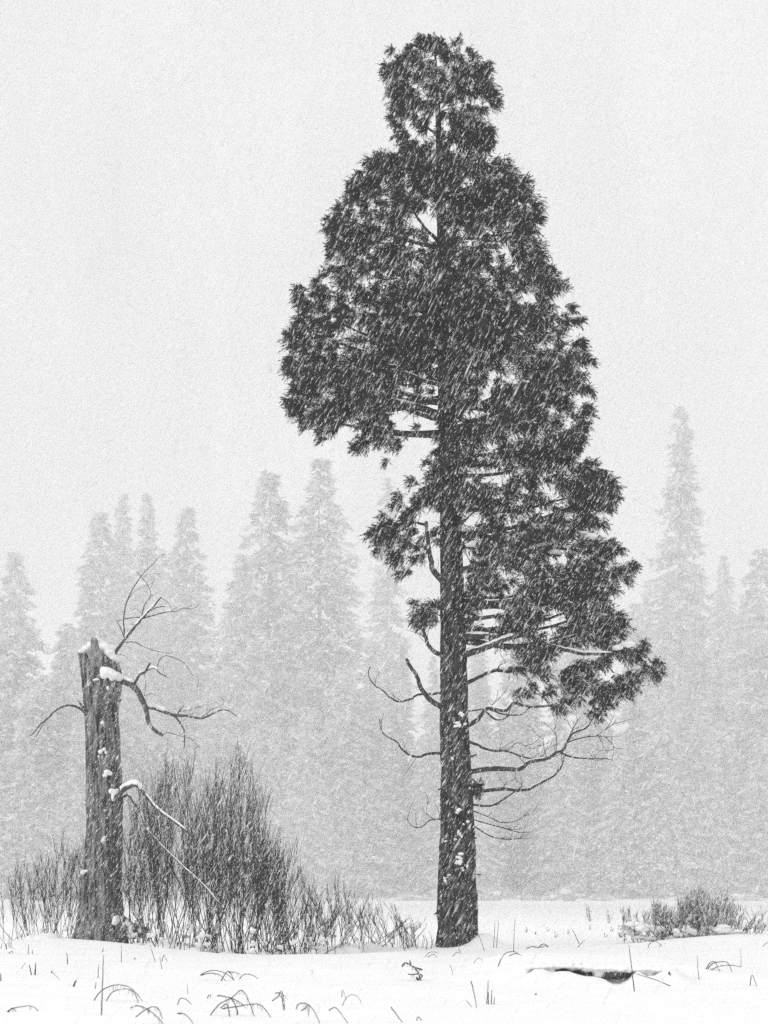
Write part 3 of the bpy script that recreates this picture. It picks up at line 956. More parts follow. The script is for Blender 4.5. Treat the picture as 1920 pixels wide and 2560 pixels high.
snag_branch([(Z4, [(585, 1140), (555, 1100), (530, 1075), (480, 1050), (420, 1050), (360, 1080), (310, 1130), (260, 1170), (230, 1210), (195, 1245)], .036, .007, -.4, 1), (Z4, [(300, 1135), (260, 1200), (235, 1245), (210, 1275)], .012, .006, -.4, 0)])
snag_branch([(Z4, [(575, 1090), (540, 1060), (505, 1015)], .045, .012, -.2, 0)])
snag_branch([(Z4, [(740, 1080), (765, 1030), (790, 1005)], .05, .014, -.2, 0)])
snag_branch([(Z5, [(480, 250), (515, 220), (545, 190), (590, 178), (620, 210), (655, 255), (700, 300), (770, 350), (840, 410), (900, 475)], .06, .012, -3.2, 1), 
             (Z5, [(500, 250), (550, 222), (575, 250), (610, 300), (635, 365), (690, 430), (780, 520), (880, 610), (965, 715)], .026, .011, -3.4, 1)], snow=((0, .055, .14, .46), (0, .018, .46, .85), (1, .009, .35, .97)))

# the grey slab and root leaning at the snag's foot
mb = MB()
pl = [at(Z5, 515, 728, 31.9), at(Z5, 570, 770, 31.8), at(Z5, 632, 790, 31.8), at(Z5, 620, 830, 31.75), at(Z5, 560, 838, 31.75), at(Z5, 535, 815, 31.8)]
fr = [tuple(p) for p in pl]
bk = [(p.x + .04, p.y + .12, p.z - .03) for p in pl]
k = len(pl)
mb.add(fr + bk, [tuple(range(k - 1, -1, -1)), tuple(range(k, 2 * k))] + [(i, (i + 1) % k, k + (i + 1) % k, k + i) for i in range(k)])
slab = mb.build('bark_slab', M['sage'], None, False)
tag(slab, 'split grey slab of bark leaning beside the foot of the broken snag', 'bark slab')

# ------------------------------------------------------------------ willow thicket
env_x = [-60, 30, 60, 100, 130, 165, 200, 262, 300, 350, 400, 440, 480, 520, 550, 580, 620, 650, 680, 720, 760, 820, 860, 910]
env_y = [1900, 1860, 1845, 1830, 1800, 1830, 1790, 1720, 1690, 1655, 1630, 1665, 1650, 1625, 1660, 1730, 1765, 1840, 1870, 1895, 1920, 1945, 1958, 1985]

def stem(mb, p0, top, rr, r0=.011, ntw=9, crook=.06):
    d = top - p0
    L = d.length
    pts = [p0]
    k = 6
    bend = Vector((rr.uniform(-1, 1), rr.uniform(-1, 1), 0)) * L * .07
    for i in range(1, k + 1):
        t = i / k
        pts.append(p0 + d * t + bend * math.sin(t * 3.14) + Vector((rr.uniform(-1, 1), rr.uniform(-1, 1), 0)) * crook * L * .3)
    mb.tube(pts, [r0 * (1 - .72 * i / k) for i in range(k + 1)], 4, .1, False)
    for _ in range(ntw):
        t = rr.uniform(.22, .97)
        i = min(k - 1, int(t * k))
        q = pts[i].lerp(pts[i + 1], t * k - i)
        a = rr.uniform(0, 6.28)
        dd = (d.normalized() + Vector((math.cos(a), math.sin(a), 0)) * rr.uniform(.18, .6)).normalized()
        l = L * rr.uniform(.10, .30) * (1.15 - .6 * t)
        m1 = q + dd * l * .5 + Vector((0, 0, .012 * L))
        e = q + dd * l + Vector((rr.uniform(-.02, .02), 0, .05 * L))
        w = max(.0036, r0 * rr.uniform(.36, .55))
        mb.tube([q, m1, e], [w, w * .85, w * .55], 3, 0, False)
        if l > .25 and rr.random() < .7:
            b = m1 + (dd + Vector((rr.uniform(-.6, .6), rr.uniform(-.6, .6), .3))).normalized() * l * .4
            mb.tube([m1, b], [w * .6, w * .4], 3, 0, False)

def willow(u, vbase, Y, spread, nst, label, hf=1.0, r0=.0078, ntw=15, lean=1.0):
    """a multi-stemmed shrub; u, vbase overview pixels of its foot, spread in pixels"""
    rr = random.Random(int(u * 13 + Y * 7))
    b = at(ZD, u, vbase, Y)
    b.z = ground(b.x, Y)
    th = Thing('willow_shrub', b, label, 'shrub', 'bare willows of the thicket')
    nst = int(nst * (1.0 if u > 250 else 1.0))
    for i in range(nst):
        bu = u + rr.gauss(0, spread * .33)
        yy = Y + rr.uniform(-.7, .7)
        tu = u + (bu - u) * 1.8 * lean + rr.gauss(0, spread * .72)
        tv = np.interp(tu, env_x, env_y)
        hgt = rr.uniform(.55, 1.0) ** .7 * hf
        vb = vbase
        tv = vb + (tv - vb) * hgt
        p0 = at(ZD, bu, vb, yy)
        p0.z = ground(p0.x, yy) - .05
        top = at(ZD, tu, tv, yy + rr.uniform(-.4, .4))
        mb = MB()
        stem(mb, p0, top, rr, r0 * rr.uniform(.75, 1.3), ntw)
        th.part('stem', mb, M['willow'], True)
    for i in range(5):
        mb = MB()
        p = at(ZD, u + rr.gauss(0, spread * .4), vbase, Y - .3 + rr.uniform(-.3, .3))
        p.z = ground(p.x, p.y) + rr.uniform(.02, .5)
        for k in range(3):
            w = rr.uniform(.015, .045)
            mb.blob((p.x + rr.uniform(-.05, .05), p.y, p.z + rr.uniform(-.03, .03)), (w * rr.uniform(.8, 1.5), w, w * rr.uniform(.6, 1.2)), 8, 6, .6)
        th.part('snow_clump', mb, M['snow'])
    return th

W_ = [(60, 1985, 36.0, 60, 16, 'sparse thin willow whips at the outer end of the thicket beside the snag'),
      (115, 1985, 35.5, 60, 20, 'upright willow whips between the thin outer whips and the snag'),
      (165, 1985, 35.0, 40, 14, 'short willow stems close against the far side of the snag'),
      (290, 2020, 33.5, 55, 20, 'dense willow stems rising right beside the snag trunk'),
      (335, 2035, 31.6, 60, 20, 'willow clump behind the bowed snow-laden snag branch'),
      (395, 2045, 31.2, 75, 26, 'tall fanning willow near the snag, twig tips above the others'),
      (440, 2050, 32.3, 70, 22, 'dark thick-stemmed willow under the fallen branch tip'),
      (500, 2052, 31.4, 80, 28, 'tallest dense willow in the middle of the thicket'),
      (545, 2055, 30.6, 75, 26, 'dense willow leaning out from the middle of the thicket'),
      (590, 2058, 31.6, 75, 24, 'willow on the sloping shoulder of the thicket'),
      (640, 2060, 30.6, 70, 20, 'lower willow below the shoulder of the thicket'),
      (690, 2055, 31.2, 70, 18, 'low bushy willow toward the tapering end of the thicket')]
for u, vb, Y, sp, ns, lab in W_:
    willow(u, vb, Y, sp, ns, lab, .80 if u > 585 else 1.0)
W2 = [(740, 2050, 32.0, 60, 16, 'knee-high willow twigs near the end of the thicket'),
      (790, 2040, 33.0, 55, 16, 'small willow tuft between the thicket end and the cedar'),
      (840, 2030, 34.0, 45, 12, 'thin pale twigs short of the cedar trunk'),
      (895, 2045, 32.6, 45, 14, 'fine low twigs at the very foot of the cedar'),
      (560, 2068, 29.6, 60, 12, 'short twiggy willow sprouting at the front foot of the thicket'),
      (660, 2070, 29.8, 60, 12, 'low front sprout of willow half buried in snow'),
      (350, 2050, 30.4, 50, 10, 'short front willow twigs near the leaning bark slab'),
      (455, 2062, 30.0, 50, 10, 'stubby willow sprouts in snow below the fallen branch')]
for u, vb, Y, sp, ns, lab in W2:
    hf = 1.0 if vb < 2050.5 else 0.30
    willow(u, vb, Y, sp, ns, lab, hf, .0065, 9)

# snow heaped between the willow feet
for i, (u, v, Y, s) in enumerate(((330, 2040, 31.0, .22), (420, 2055, 30.6, .2), (560, 2060, 30.4, .22), (640, 2050, 31.0, .25), (720, 2045, 31.0, .25), (780, 2035, 32, .22), (500, 2062, 30.2, .18), (110, 1990, 34.5, .3))):
    mb = MB()
    p = at(ZD, u, v, Y)
    p.z = ground(p.x, Y)
    for k in range(5):
        mb.blob((p.x + random.uniform(-.3, .3), p.y + random.uniform(-.2, .2), p.z + random.uniform(-.05, .04)), (s * random.uniform(.7, 1.3), s, s * random.uniform(.4, .7)), 12, 8, .3)
    o = mb.build('snow_mound', M['snow'])
    tag(o, 'rounded snow mound heaped between the willow stems', 'snow mound', 'snow mounds in the thicket')
    remesh(o, .03)

# ------------------------------------------------------------------ frosted brush on the right
def brush():
    Y = 31.2
    b = at(G3, 1200, 330, Y)
    b.z = ground(b.x, Y)
    th = Thing('frosted_brush', b, 'low frosted brush of crooked twigs clotted with snow beyond the log', 'shrub')
    rr = random.Random(77)
    ex = [690, 740, 800, 870, 920, 1000, 1060, 1110, 1150, 1220, 1270, 1310, 1350, 1420, 1480, 1540, 1600, 1640]
    ey = [180, 120, 150, 160, 105, 130, 140, 70, 50, 35, 50, 90, 55, 75, 130, 220, 150, 240]
    for i in range(230):
        bu = min(1600, max(720, rr.gauss(1180, 200)))
        tu = min(1640, max(715, bu + (bu - 1150) * .16 + rr.gauss(0, 32)))
        tv = np.interp(tu, ex, ey)
        vb = np.interp(bu, [700, 850, 1000, 1150, 1400, 1600], [260, 310, 360, 370, 310, 290])
        yy = Y + rr.uniform(-.8, .8)
        p0 = at(G3, bu, vb, yy)
        p0.z = min(p0.z, ground(p0.x, yy)) - .04
        t = vb + (tv - vb) * rr.uniform(.6, 1.15) ** .5
        top = at(G3, tu, t, yy + rr.uniform(-.2, .2))
        mb = MB()
        stem(mb, p0, top, rr, rr.uniform(.006, .012), 12, .26)
        th.part('stem', mb, M['sage'])
    for x, y, a, c in ((1350, 270, .15, .08), (1390, 275, .1, .07), (1150, 270, .12, .09), (1200, 290, .1, .08), (1120, 310, .10, .09), (900, 255, .16, .06), (950, 265, .14, .05), (790, 240, .14, .07), (730, 255, .1, .06), (1260, 265, .09, .06),
                       (1050, 330, .1, .06), (830, 262, .12, .06), (1440, 290, .14, .06), (770, 290, .18, .06), (850, 320, .2, .05), (1320, 300, .12, .06), (1080, 290, .08, .07)):
        mb = MB()
        p = at(G3, x, y, Y - .65 + rr.uniform(-.1, .2))
        for k in range(4):
            mb.blob((p.x + rr.uniform(-.6, .6) * a, p.y, p.z + rr.uniform(-.5, .5) * c), (a * rr.uniform(.5, .9), .12, c * rr.uniform(.5, .9)), 9, 7, .5)
        o = th.part('snow_clump', mb, M['snow'])
    return th
brush()
def tuft(z, x, y, Y, h, n, label, mat='sage', snow=True, wide=.5):
    b = at(z, x, y, Y)
    b.z = ground(b.x, Y)
    th = Thing('twig_tuft', b, label, 'twigs')
    rr = random.Random(int(x + y))
    for i in range(n):
        mb = MB()
        top = b + Vector((rr.uniform(-1, 1) * h * wide, rr.uniform(-.3, .3) * h, h * rr.uniform(.5, 1.05)))
        stem(mb, b + Vector((rr.uniform(-.1, .1) * h, 0, -.03)), top, rr, .008, 5, .15)
        th.part('stem', mb, M[mat])
    if snow:
        mb = MB()
        for k in range(4):
            mb.blob((b.x + rr.uniform(-.3, .3) * h, b.y - .05, b.z + h * rr.uniform(.15, .6)), (.16 * h, .06, .07 * h), 9, 6, .5)
        th.part('snow_clump', mb, M['snow'])
    return th
tuft(G3, 705, 320, 35.5, .22, 8, 'small dark snow-capped twig tuft in front of the frosted brush')
tuft(G3, 1610, 285, 36.0, .85, 7, 'thin stray twigs standing at the edge of the frosted brush')
tuft(G3, 505, 195, 62.0, .7, 6, 'tiny lone seedling sticking out of the open meadow snow', 'willow', False, .25)
tuft(G3, 628, 212, 58.0, .5, 5, 'low twig sticking from open meadow snow near the frosted brush', 'willow', False, .3)

# ------------------------------------------------------------------ fallen log bedded in the bank
lx0, lx1 = at(G3, 180, 0, LOG_Y).x, at(G3, 950, 0, LOG_Y).x
log = Thing('fallen_log', (0.5 * (lx0 + lx1), LOG_Y, 0), 'dark fallen log under a thick snow lip in the foreground bank', 'log')
mb = MB()
pts, rad = [], []
for i in range(60):
    t = i / 59
    x = lx0 + (lx1 - lx0) * t
    pts.append((x, LOG_Y + .06 + .02 * math.sin(9 * t), at(G3, 0, 556, LOG_Y).z + .012 * noise.noise(Vector((x * 3, 0, 0)))))
    rad.append(.064 * (1 - .15 * t) * (1 + .18 * noise.noise(Vector((x * 5, 3, 0)))))
mb.tube(pts, rad, 20, .10)
log.part('trunk', mb, M['log'])
mb = MB()
rr = random.Random(4)
for i in range(70):
    t = i / 69
    x = lx0 - .15 + (lx1 - lx0 + .3) * t
    zc = float(np.interp(x, [at(G3, u, 0, LOG_Y).x for u in (150, 220, 300, 420, 560, 680, 780, 860, 950)], [at(G3, 0, v, LOG_Y).z for v in (512, 506, 500, 512, 520, 520, 526, 520, 532)]))
    mb.blob((x, LOG_Y - .02 + rr.uniform(-.02, .02), zc + rr.uniform(-.008, .008)), (rr.uniform(.04, .07), .16, rr.uniform(.02, .05)), 10, 7, .4)
    if abs(t - .13) < .035 or abs(t - .83) < .02 or (.47 < t < .5):
        mb.blob((x, LOG_Y - .06, zc - .055), (.05, .07, .07), 10, 7, .4)
    if rr.random() < .35:
        mb.blob((x, LOG_Y - .07 - rr.uniform(0, .06), zc - rr.uniform(.0, .045)), (rr.uniform(.012, .035), .035, rr.uniform(.012, .03)), 8, 6, .3)
o = log.part('snow_lip', mb, M['snow'])
remesh(o, .012)
o.modifiers['soften'].iterations = 10
mb = MB()
for i in range(12):
    p = at(G3, rr.uniform(200, 540), rr.uniform(480, 520), LOG_Y - .12)
    mb.tube([p, p + Vector((rr.uniform(-.02, .02), -.02, -rr.uniform(.03, .07)))], [.003, .002], 3, 0, False)
log.part('dry_needles', mb, M['stalk'])['kind'] = 'stuff'

# ------------------------------------------------------------------ stalks and bent grasses standing out of the snow
def stalk_thing(name, z, lines, label, cat='grass', group=None, r=.006, fringe=0, parts='blade'):
    low = max((p for l in lines for p in l), key=lambda p: p[1])
    px, py = src(z, *low)
    Y = ground_hit(px, py)
    b = at(z, low[0], low[1], Y)
    b.z = ground(b.x, Y)
    th = Thing(name, b, label, cat, group)
    rr = random.Random(int(low[0] * 3 + low[1]))
    k = Y / 20.0
    for l in lines:
        mb = MB()
        dy = rr.uniform(-.15, .15)
        P = []
        for i, (x, y) in enumerate(l):
            p = at(z, x, y, Y + dy * i / max(1, len(l) - 1))
            P.append(p)
        for e in (0, -1):   # feet that reach the snow go into it
            g = ground(P[e].x, P[e].y)
            if P[e].z - g < .05:
                P[e].z = g - .02
        P = wobble_path(P, 5, .0015)
        n = len(P)
        rd = r * k ** .5
        mb.tube(P, [rd * (1 - .45 * i / (n - 1)) for i in range(n)], 5, .12)
        for _ in range(fringe):
            i = rr.randrange(n // 3, n)
            q = P[i]
            e = q + Vector((rr.uniform(-.01, .02), rr.uniform(-.01, .01), -rr.uniform(.02, .055)))
            mb.tube([q, e], [.0018, .0012], 3, 0, False)
        th.part(parts, mb, M['stalk'])
    return th
A = 'bent_grass'
stalk_thing('twig_tuft', G2, [[(1078, 396), (1058, 384), (1078, 362), (1048, 350), (1015, 353), (984, 350)], [(1070, 375), (1050, 340), (1030, 312), (1008, 298)], [(1078, 322), (1045, 312), (1018, 300)], [(1003, 292), (996, 262)], [(945, 302), (965, 278), (992, 285)], [(1052, 392), (1040, 372), (1062, 360)]],
            'dark broken twigs crusted with snow in the foreground hollow', 'twigs', r=.011, fringe=8, parts='twig')
stalk_thing(A, G1, [[(30, 598), (70, 578), (140, 562), (210, 560), (266, 580)], [(45, 572), (80, 570), (115, 572)]], 'single low arched grass blade lying nearly flat on the snow', fringe=5)
stalk_thing(A, G1, [[(600, 508), (650, 465), (710, 430), (770, 420), (830, 432), (880, 470), (932, 535)], [(682, 525), (720, 475), (770, 452), (830, 448), (870, 470), (905, 520)]], 'large double arch of bent grass beside the tallest straight stalk', fringe=14)
stalk_thing(A, G1, [[(845, 572), (880, 556), (930, 566), (985, 600), (1040, 650), (1060, 672)], [(880, 628), (930, 590), (980, 564), (1020, 568), (1045, 606)]], 'two crossed arching grass blades with drooping tips', fringe=10)
stalk_thing(A, G1, [[(1145, 515), (1170, 509), (1210, 518), (1252, 556)]], 'short plain arched blade of grass alone in smooth snow')
stalk_thing(A, G1, [[(1147, 606), (1175, 604), (1215, 625), (1260, 674)], [(1150, 606), (1175, 612)]], 'short arched blade with a dark knotted tip')
stalk_thing(A, G1, [[(1298, 358), (1340, 335), (1400, 328), (1460, 345), (1533, 397)], [(1300, 360), (1360, 345), (1420, 355), (1472, 396)], [(1425, 395), (1480, 330), (1520, 390)], [(1480, 340), (1520, 338), (1556, 352)]], 'tangle of four arched grass blades on the slope below the thicket', fringe=4)
stalk_thing(A, G1, [[(1542, 368), (1580, 354), (1630, 356), (1690, 378)]], 'lone gentle grass arch next to the tangle below the thicket')
stalk_thing(A, G1, [[(1350, 584), (1420, 548), (1500, 505), (1565, 455), (1610, 520), (1655, 598)], [(1408, 490), (1460, 496), (1520, 515), (1575, 548)], [(1430, 570), (1470, 545), (1492, 614)], [(1500, 510), (1530, 560), (1546, 616)], [(1440, 576), (1540, 560), (1640, 545), (1700, 560), (1768, 626)]], 'dark tent-shaped tangle of broken grass stalks with fringes', fringe=11, r=.0065)
stalk_thing(A, G1, [[(1340, 496), (1352, 489), (1364, 490), (1366, 510)]], 'tiny hooked blade just above the tent-shaped tangle')
stalk_thing(A, G2, [[(103, 524), (140, 498), (165, 462), (180, 520), (188, 582)], [(125, 474), (160, 474), (195, 502)], [(165, 490), (175, 545), (186, 580)]], 'small upright snapped grass bundle in the foreground', fringe=5)
stalk_thing(A, G2, [[(262, 582), (268, 552), (300, 538), (340, 550), (375, 590), (410, 660), (425, 674)], [(293, 590), (320, 570), (342, 550), (342, 608)]], 'umbrella-like bent grass with spokes near the snapped bundle', fringe=7)
stalk_thing(A, G2, [[(472, 586), (490, 574), (514, 568), (550, 605), (605, 662)]], 'sharply kinked thin stalk sloping down to the snow')
stalk_thing(A, G2, [[(553, 538), (585, 505), (625, 484), (665, 505), (688, 555)], [(555, 498), (562, 454), (585, 515)]], 'pale thin arched blade with a small peaked one', r=.004)
stalk_thing(A, G2, [[(1040, 656), (1050, 627), (1088, 650)]], 'small dark tick-shaped broken stalk at the bottom of the slope')
stalk_thing('dry_stalk', G2, [[(875, 566), (915, 618), (960, 674)]], 'straight dark stalk leaning steeply in smooth foreground snow', 'stalk')
stalk_thing('dry_stalk', G2, [[(1395, 398), (1412, 470), (1433, 566)]], 'tall straight dark stalk leaning beside an upright trio', 'stalk')
stalk_thing('dry_stalk', G2, [[(1495, 546), (1502, 460), (1505, 392)], [(1508, 536), (1506, 470)], [(1523, 545), (1526, 500), (1528, 454)], [(1539, 524), (1545, 500)]], 'upright cluster of dark cut stalks in the foreground', 'stalk')
stalk_thing('dry_stalk', G2, [[(1365, 524), (1408, 565)]], 'short thin stalk slanting beside the leaning dark stalk', 'stalk', r=.004)
stalk_thing(A, G2, [[(1565, 304), (1590, 250), (1625, 212), (1670, 205), (1700, 218)], [(1640, 232), (1680, 218), (1720, 228)]], 'curved grass arching out of the snow in front of the cedar', r=.0065)
stalk_thing(A, G2, [[(1405, 282), (1430, 254), (1455, 250), (1475, 262)]], 'faint thin grass hook on the drift before the cedar', r=.004)
stalk_thing(A, G2, [[(1088, 240), (1120, 212), (1160, 208), (1180, 216)], [(1100, 232), (1150, 222), (1178, 236)]], 'low arched grasses touching the cedar foot', r=.005)
stalk_thing(A, G2, [[(1268, 235), (1300, 210), (1335, 218)], [(1310, 185), (1325, 210)]], 'little grass arch on the drift against the trunk', r=.005)
stalk_thing('dry_stalk', G2, [[(1255, 290), (1268, 320), (1280, 357)]], 'thin leaning stalk on the slope in front of the cedar', 'stalk', r=.004)
stalk_thing('dry_stalk', G2, [[(1482, 200), (1460, 140), (1440, 95)]], 'thin stalk leaning against the cedar drift', 'stalk', r=.005)
stalk_thing('dry_stalk', G2, [[(1538, 180), (1545, 90), (1548, 0)], [(1558, 175), (1565, 95), (1572, 10)]], 'pair of tall faint stalks standing by the cedar', 'stalk', r=.005)
stalk_thing('dry_stalk', G2, [[(363, 355), (363, 318)]], 'short straight stalk on the crest below the thicket', 'stalk', r=.004)
stalk_thing('dry_stalk', G1, [[(656, 614), (662, 480), (666, 340), (671, 228)]], 'tallest straight stalk standing in the foreground snow', 'stalk', r=.0065)
stalk_thing('dry_stalk', G1, [[(634, 378), (637, 330), (641, 286)]], 'slim upright stalk right behind the tallest one', 'stalk', r=.005)
stalk_thing('dry_stalk', G1, [[(618, 444), (622, 404)], [(649, 535), (651, 508)]], 'two stubs of stalk beside the tallest one', 'stalk', r=.005)
stalk_thing('dry_stalk', G1, [[(470, 434), (482, 410), (494, 388)], [(476, 430), (494, 392)]], 'short thick doubled stalk slanting in smooth snow', 'stalk', r=.008)
stalk_thing('dry_stalk', G1, [[(228, 348), (230, 310), (233, 278)], [(224, 348), (227, 318)], [(205, 356), (196, 320), (188, 290)]], 'dark forked stub of stalks on the snag bank', 'stalk', r=.008)
stalk_thing('dry_stalk', G1, [[(438, 288), (436, 250), (433, 213)]], 'short dark upright stalk on the bank below the snag', 'stalk', r=.007)
stalk_thing('dry_stalk', G1, [[(182, 220), (184, 190), (187, 158)], [(210, 220), (209, 194)]], 'pair of short stalks on the bank crest near the snag', 'stalk', r=.006)
stalk_thing('dry_stalk', G1, [[(5, 396), (5, 370), (5, 348)]], 'stubby dark stalk near the stray thin blades on the bank', 'stalk', r=.008)
stalk_thing('dry_stalk', G1, [[(132, 316), (150, 296), (168, 278)]], 'short slanting pale blade near the forked stub', 'stalk', r=.004)
stalk_thing('dry_stalk', G1, [[(332, 346), (336, 334), (342, 320)], [(330, 332), (360, 358), (395, 386)]], 'thin crossed blades lying on the bank', 'stalk', r=.004)
stalk_thing('dry_stalk', G1, [[(787, 274), (786, 220), (787, 165)]], 'thin upright stalk in front of the snag foot', 'stalk', r=.005)
stalk_thing('dry_stalk', G1, [[(1008, 272), (992, 225), (972, 165)]], 'leaning stalk on the crest near the thicket', 'stalk', r=.005)
stalk_thing('dry_stalk', G1, [[(1050, 270), (1062, 228), (1085, 272)], [(1052, 320), (1035, 240)]], 'small peaked stalk like an inverted V below the thicket', 'stalk', r=.005)
stalk_thing('dry_stalk', G1, [[(868, 258), (874, 245), (878, 230)], [(880, 260), (880, 236)], [(862, 256), (860, 242)]], 'tiny sprig on the crest below the thicket', 'stalk', r=.006)
stalk_thing('dry_stalk', G1, [[(818, 272), (820, 260)], [(934, 266), (932, 258)], ], 'two specks of stubble beside the tiny sprig', 'stalk', r=.008)
stalk_thing('dry_stalk', G1, [[(666, 206), (668, 180)], [(548, 262), (555, 240)]], 'short stub poking from the crest in front of the snag', 'stalk', r=.007)
stalk_thing('dry_stalk', G1, [[(754, 344), (743, 318)]], 'short thin slanting blade behind the big arch', 'stalk', r=.004)
stalk_thing('dry_stalk', G1, [[(1217, 478), (1212, 408)]], 'faint upright blade in the middle of smooth snow', 'stalk', r=.0035)
stalk_thing('dry_stalk', G1, [[(44, 188), (30, 150), (0, 108)], [(58, 178), (60, 90)], [(70, 182), (74, 130), (88, 128)], [(40, 188), (44, 150)], [(85, 190), (84, 176)], [(6, 184), (12, 150)], [(46, 212), (78, 202), (80, 218)]], 'loose clump of thin stalks at the outer end of the bank', 'stalk', r=.005)
stalk_thing('dry_stalk', G3, [[(795, 672), (778, 540), (758, 370)]], 'long straight stalk standing in front of the log', 'stalk', r=.0068)
stalk_thing('dry_stalk', G3, [[(1048, 633), (930, 595), (808, 557)]], 'stalk leaning away from the log end', 'stalk', r=.006)
stalk_thing('dry_stalk', G3, [[(1213, 600), (1204, 520), (1200, 438)]], 'thin upright stalk beyond the log end', 'stalk', r=.0045)
stalk_thing('dry_stalk', G3, [[(1484, 512), (1484, 455), (1483, 396)]], 'pale upright stalk by the arched grass ring', 'stalk', r=.0035)
stalk_thing(A, G3, [[(1253, 528), (1280, 490), (1315, 478), (1350, 520)], [(1262, 524), (1300, 490), (1360, 478), (1400, 488), (1430, 514)], [(1280, 526), (1340, 508), (1410, 500), (1485, 511)]], 'ring of overlapping grass arches beyond the log end', r=.0065)
stalk_thing(A, G3, [[(1540, 634), (1556, 564), (1590, 628)]], 'dark inverted V of broken stalk in open snow')
stalk_thing('dry_stalk', G3, [[(145, 695), (155, 684), (168, 673)]], 'small dark stub in the bare foreground', 'stalk', r=.006)
stalk_thing('dry_stalk', G3, [[(1605, 692), (1613, 684)]], 'tiny dark speck of stubble near the inverted V', 'stalk', r=.008)
stalk_thing(A, G3, [[(78, 386), (130, 380), (180, 388), (215, 375), (243, 388)], [(165, 384), (205, 362), (245, 386)]], 'flat tangle of grass on the far side of the cedar drift', r=.008)
stalk_thing('dry_stalk', G3, [[(420, 386), (445, 362), (473, 336)], [(435, 360), (412, 310), (390, 268)]], 'crossed thin stalks on the meadow bank', 'stalk', r=.006)
stalk_thing(A, G3, [[(876, 376), (900, 352), (940, 350), (978, 382)], [(955, 378), (962, 362)]], 'small grass arch in front of the frosted brush', r=.006)
stalk_thing('dry_stalk', G3, [[(10, 410), (14, 300), (20, 196)]], 'tall thin stalk standing out on the meadow past the cedar', 'stalk', r=.0055)
stalk_thing('dry_stalk', G3, [[(1620, 380), (1640, 364), (1665, 350)]], 'slanting blade on the rising bank near the brush', 'stalk', r=.006)
stalk_thing('dry_stalk', G3, [[(1015, 558), (1020, 545), (1027, 552)]], 'dark knot of stubble past the log end', 'stalk', r=.01)
for i, (x, y) in enumerate(((880, 175), (895, 160), (985, 190), (1010, 175), (1040, 185), (1075, 180), (1100, 190), (1130, 185), (1150, 170), (960, 200))):
    tw = random.uniform(70, 150)
    stalk_thing('dry_stalk', G2, [[(x, y), (x + random.uniform(-12, 12), y - tw * .5), (x + random.uniform(-35, 30), y - tw)], [(x + 5, y), (x + random.uniform(0, 30), y - tw * .8)]],
                'wispy grass stem between the thicket end and the cedar foot', 'stalk', 'wispy grass beside the cedar', r=.0045)
for i, (x, y) in enumerate(((150, 300), (230, 280), (360, 300), (500, 270), (600, 320), (640, 280), (280, 320), (90, 290))):
    tw = random.uniform(14, 40)
    stalk_thing('dry_stalk', G3, [[(x, y), (x + random.uniform(-8, 8), y - tw)], [(x + 3, y), (x + random.uniform(5, 22), y - tw * .6)]],
                'faint grass tip poking through the open meadow snow', 'stalk', 'grass tips in the meadow', r=.007)

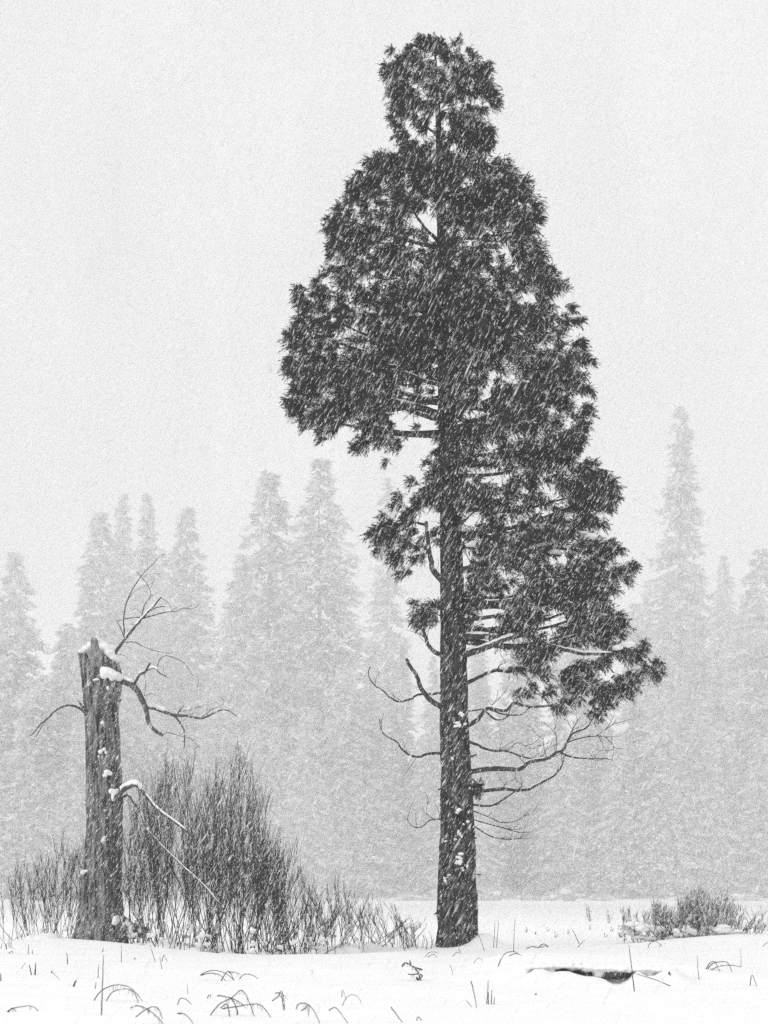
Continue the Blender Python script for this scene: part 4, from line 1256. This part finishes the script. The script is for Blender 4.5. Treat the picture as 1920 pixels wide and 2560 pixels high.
# ------------------------------------------------------------------ wind-driven falling snow (uncountable): one tile of flakes repeated through the air
TILE = 10.0
def falling_snow():
    r = np.random.default_rng(99)
    n = 36000
    wind = np.array([-0.46, 0.10, -0.88])
    wind /= np.linalg.norm(wind)
    P = r.uniform(-TILE / 2, TILE / 2, (n, 3))
    d = wind[None] + r.normal(0, .08, (n, 3))
    d /= np.linalg.norm(d, axis=1)[:, None]
    a = np.cross(d, r.normal(0, 1, (n, 3)))
    a /= np.linalg.norm(a, axis=1)[:, None]
    b = np.cross(d, a)
    ln = r.lognormal(math.log(.042), .60, n)[:, None]
    w = r.lognormal(math.log(.0019), .50, n)[:, None]
    top, bot = P - d * ln * .55, P + d * ln * .45
    q = P + d * ln * r.uniform(-.1, .3, (n, 1))
    r1, r2, r3 = q + a * w, q + (-.5 * a + .87 * b) * w, q + (-.5 * a - .87 * b) * w
    V = np.stack([top, r1, r2, r3, bot], 1).reshape(-1, 3)
    tri = np.array([[0, 1, 2], [0, 2, 3], [0, 3, 1], [4, 2, 1], [4, 3, 2], [4, 1, 3]])
    Fq = (np.arange(n)[:, None, None] * 5 + tri[None]).reshape(-1, 3)
    o = quick_mesh('falling_snow', V, Fq, M['flake'], None, True)
    tag(o, 'dense wind-driven snowflakes slanting through the air', None, None, 'stuff')
    pts = []
    y = 15.0
    while y < 150:
        hw = .224 * (y + 6) + 4
        hh = .53 * (y + 6) + 5
        x = -math.ceil(hw / TILE) * TILE
        while x <= hw + TILE / 2:
            z = TILE / 2 - .6
            while z < hh + 3:
                pts.append((x + r.uniform(-3, 3), y + r.uniform(-2, 2), z + r.uniform(-.0, 1.5) * (z > 6)))
                if y > 58:
                    pts.append((x + r.uniform(-4, 4), y + r.uniform(-4, 4), z + r.uniform(-.0, 3) * (z > 6)))
                z += TILE
            x += TILE
        y += TILE
    pm = bpy.data.meshes.new('snow_air')
    g = bpy.data.node_groups.new('snowfall', 'GeometryNodeTree')
    g.interface.new_socket('Geometry', in_out='INPUT', socket_type='NodeSocketGeometry')
    g.interface.new_socket('Geometry', in_out='OUTPUT', socket_type='NodeSocketGeometry')
    gi = g.nodes.new('NodeGroupInput')
    go = g.nodes.new('NodeGroupOutput')
    prev = None
    # a separate instance point for every tile position, taken from the tile's own first vertices
    sel = g.nodes.new('GeometryNodeInputNamedAttribute')
    sel.data_type = 'FLOAT_VECTOR'
    sel.inputs[0].default_value = 'tile_at'
    keep = g.nodes.new('GeometryNodeInputNamedAttribute')
    keep.data_type = 'BOOLEAN'
    keep.inputs[0].default_value = 'is_tile'
    m2p = g.nodes.new('GeometryNodeMeshToPoints')
    iop = g.nodes.new('GeometryNodeInstanceOnPoints')
    g.links.new(gi.outputs[0], m2p.inputs['Mesh'])
    g.links.new(keep.outputs[0], m2p.inputs['Selection'])
    g.links.new(sel.outputs[0], m2p.inputs['Position'])
    g.links.new(m2p.outputs[0], iop.inputs['Points'])
    g.links.new(gi.outputs[0], iop.inputs['Instance'])
    g.links.new(iop.outputs[0], go.inputs[0])
    me = o.data
    nv = len(me.vertices)
    at_ = me.attributes.new('tile_at', 'FLOAT_VECTOR', 'POINT')
    is_ = me.attributes.new('is_tile', 'BOOLEAN', 'POINT')
    A_ = np.zeros((nv, 3), np.float32)
    A_[:len(pts)] = np.array(pts)
    B_ = np.zeros(nv, bool)
    B_[:len(pts)] = True
    at_.data.foreach_set('vector', A_.ravel())
    is_.data.foreach_set('value', B_)
    md = o.modifiers.new('snowfall', 'NODES')
    md.node_group = g
    print('snow tiles', len(pts))
falling_snow()

# ------------------------------------------------------------------ the snowy air itself
mb = MB()
X, Y0, Y1, Z0, Z1_ = 705, -75, 705, -1.6, 118
mb.add([(-X, Y0, Z0), (X, Y0, Z0), (X, Y1, Z0), (-X, Y1, Z0), (-X, Y0, Z1_), (X, Y0, Z1_), (X, Y1, Z1_), (-X, Y1, Z1_)],
       [(0, 3, 2, 1), (4, 5, 6, 7), (0, 1, 5, 4), (1, 2, 6, 5), (2, 3, 7, 6), (3, 0, 4, 7)])
hz = bpy.data.materials.new('haze')
hz.use_nodes = True
n = hz.node_tree
n.nodes.clear()
ho = n.nodes.new('ShaderNodeOutputMaterial')
pv = n.nodes.new('ShaderNodeVolumePrincipled')
pv.inputs['Color'].default_value = (.97, .97, .97, 1)
pv.inputs['Density'].default_value = HAZE_DENSITY
pv.inputs['Anisotropy'].default_value = 0.0
n.links.new(pv.outputs[0], ho.inputs['Volume'])
h = mb.build('haze', hz, None, False)
tag(h, 'pale air thick with fine blowing snow', None, None, 'stuff')
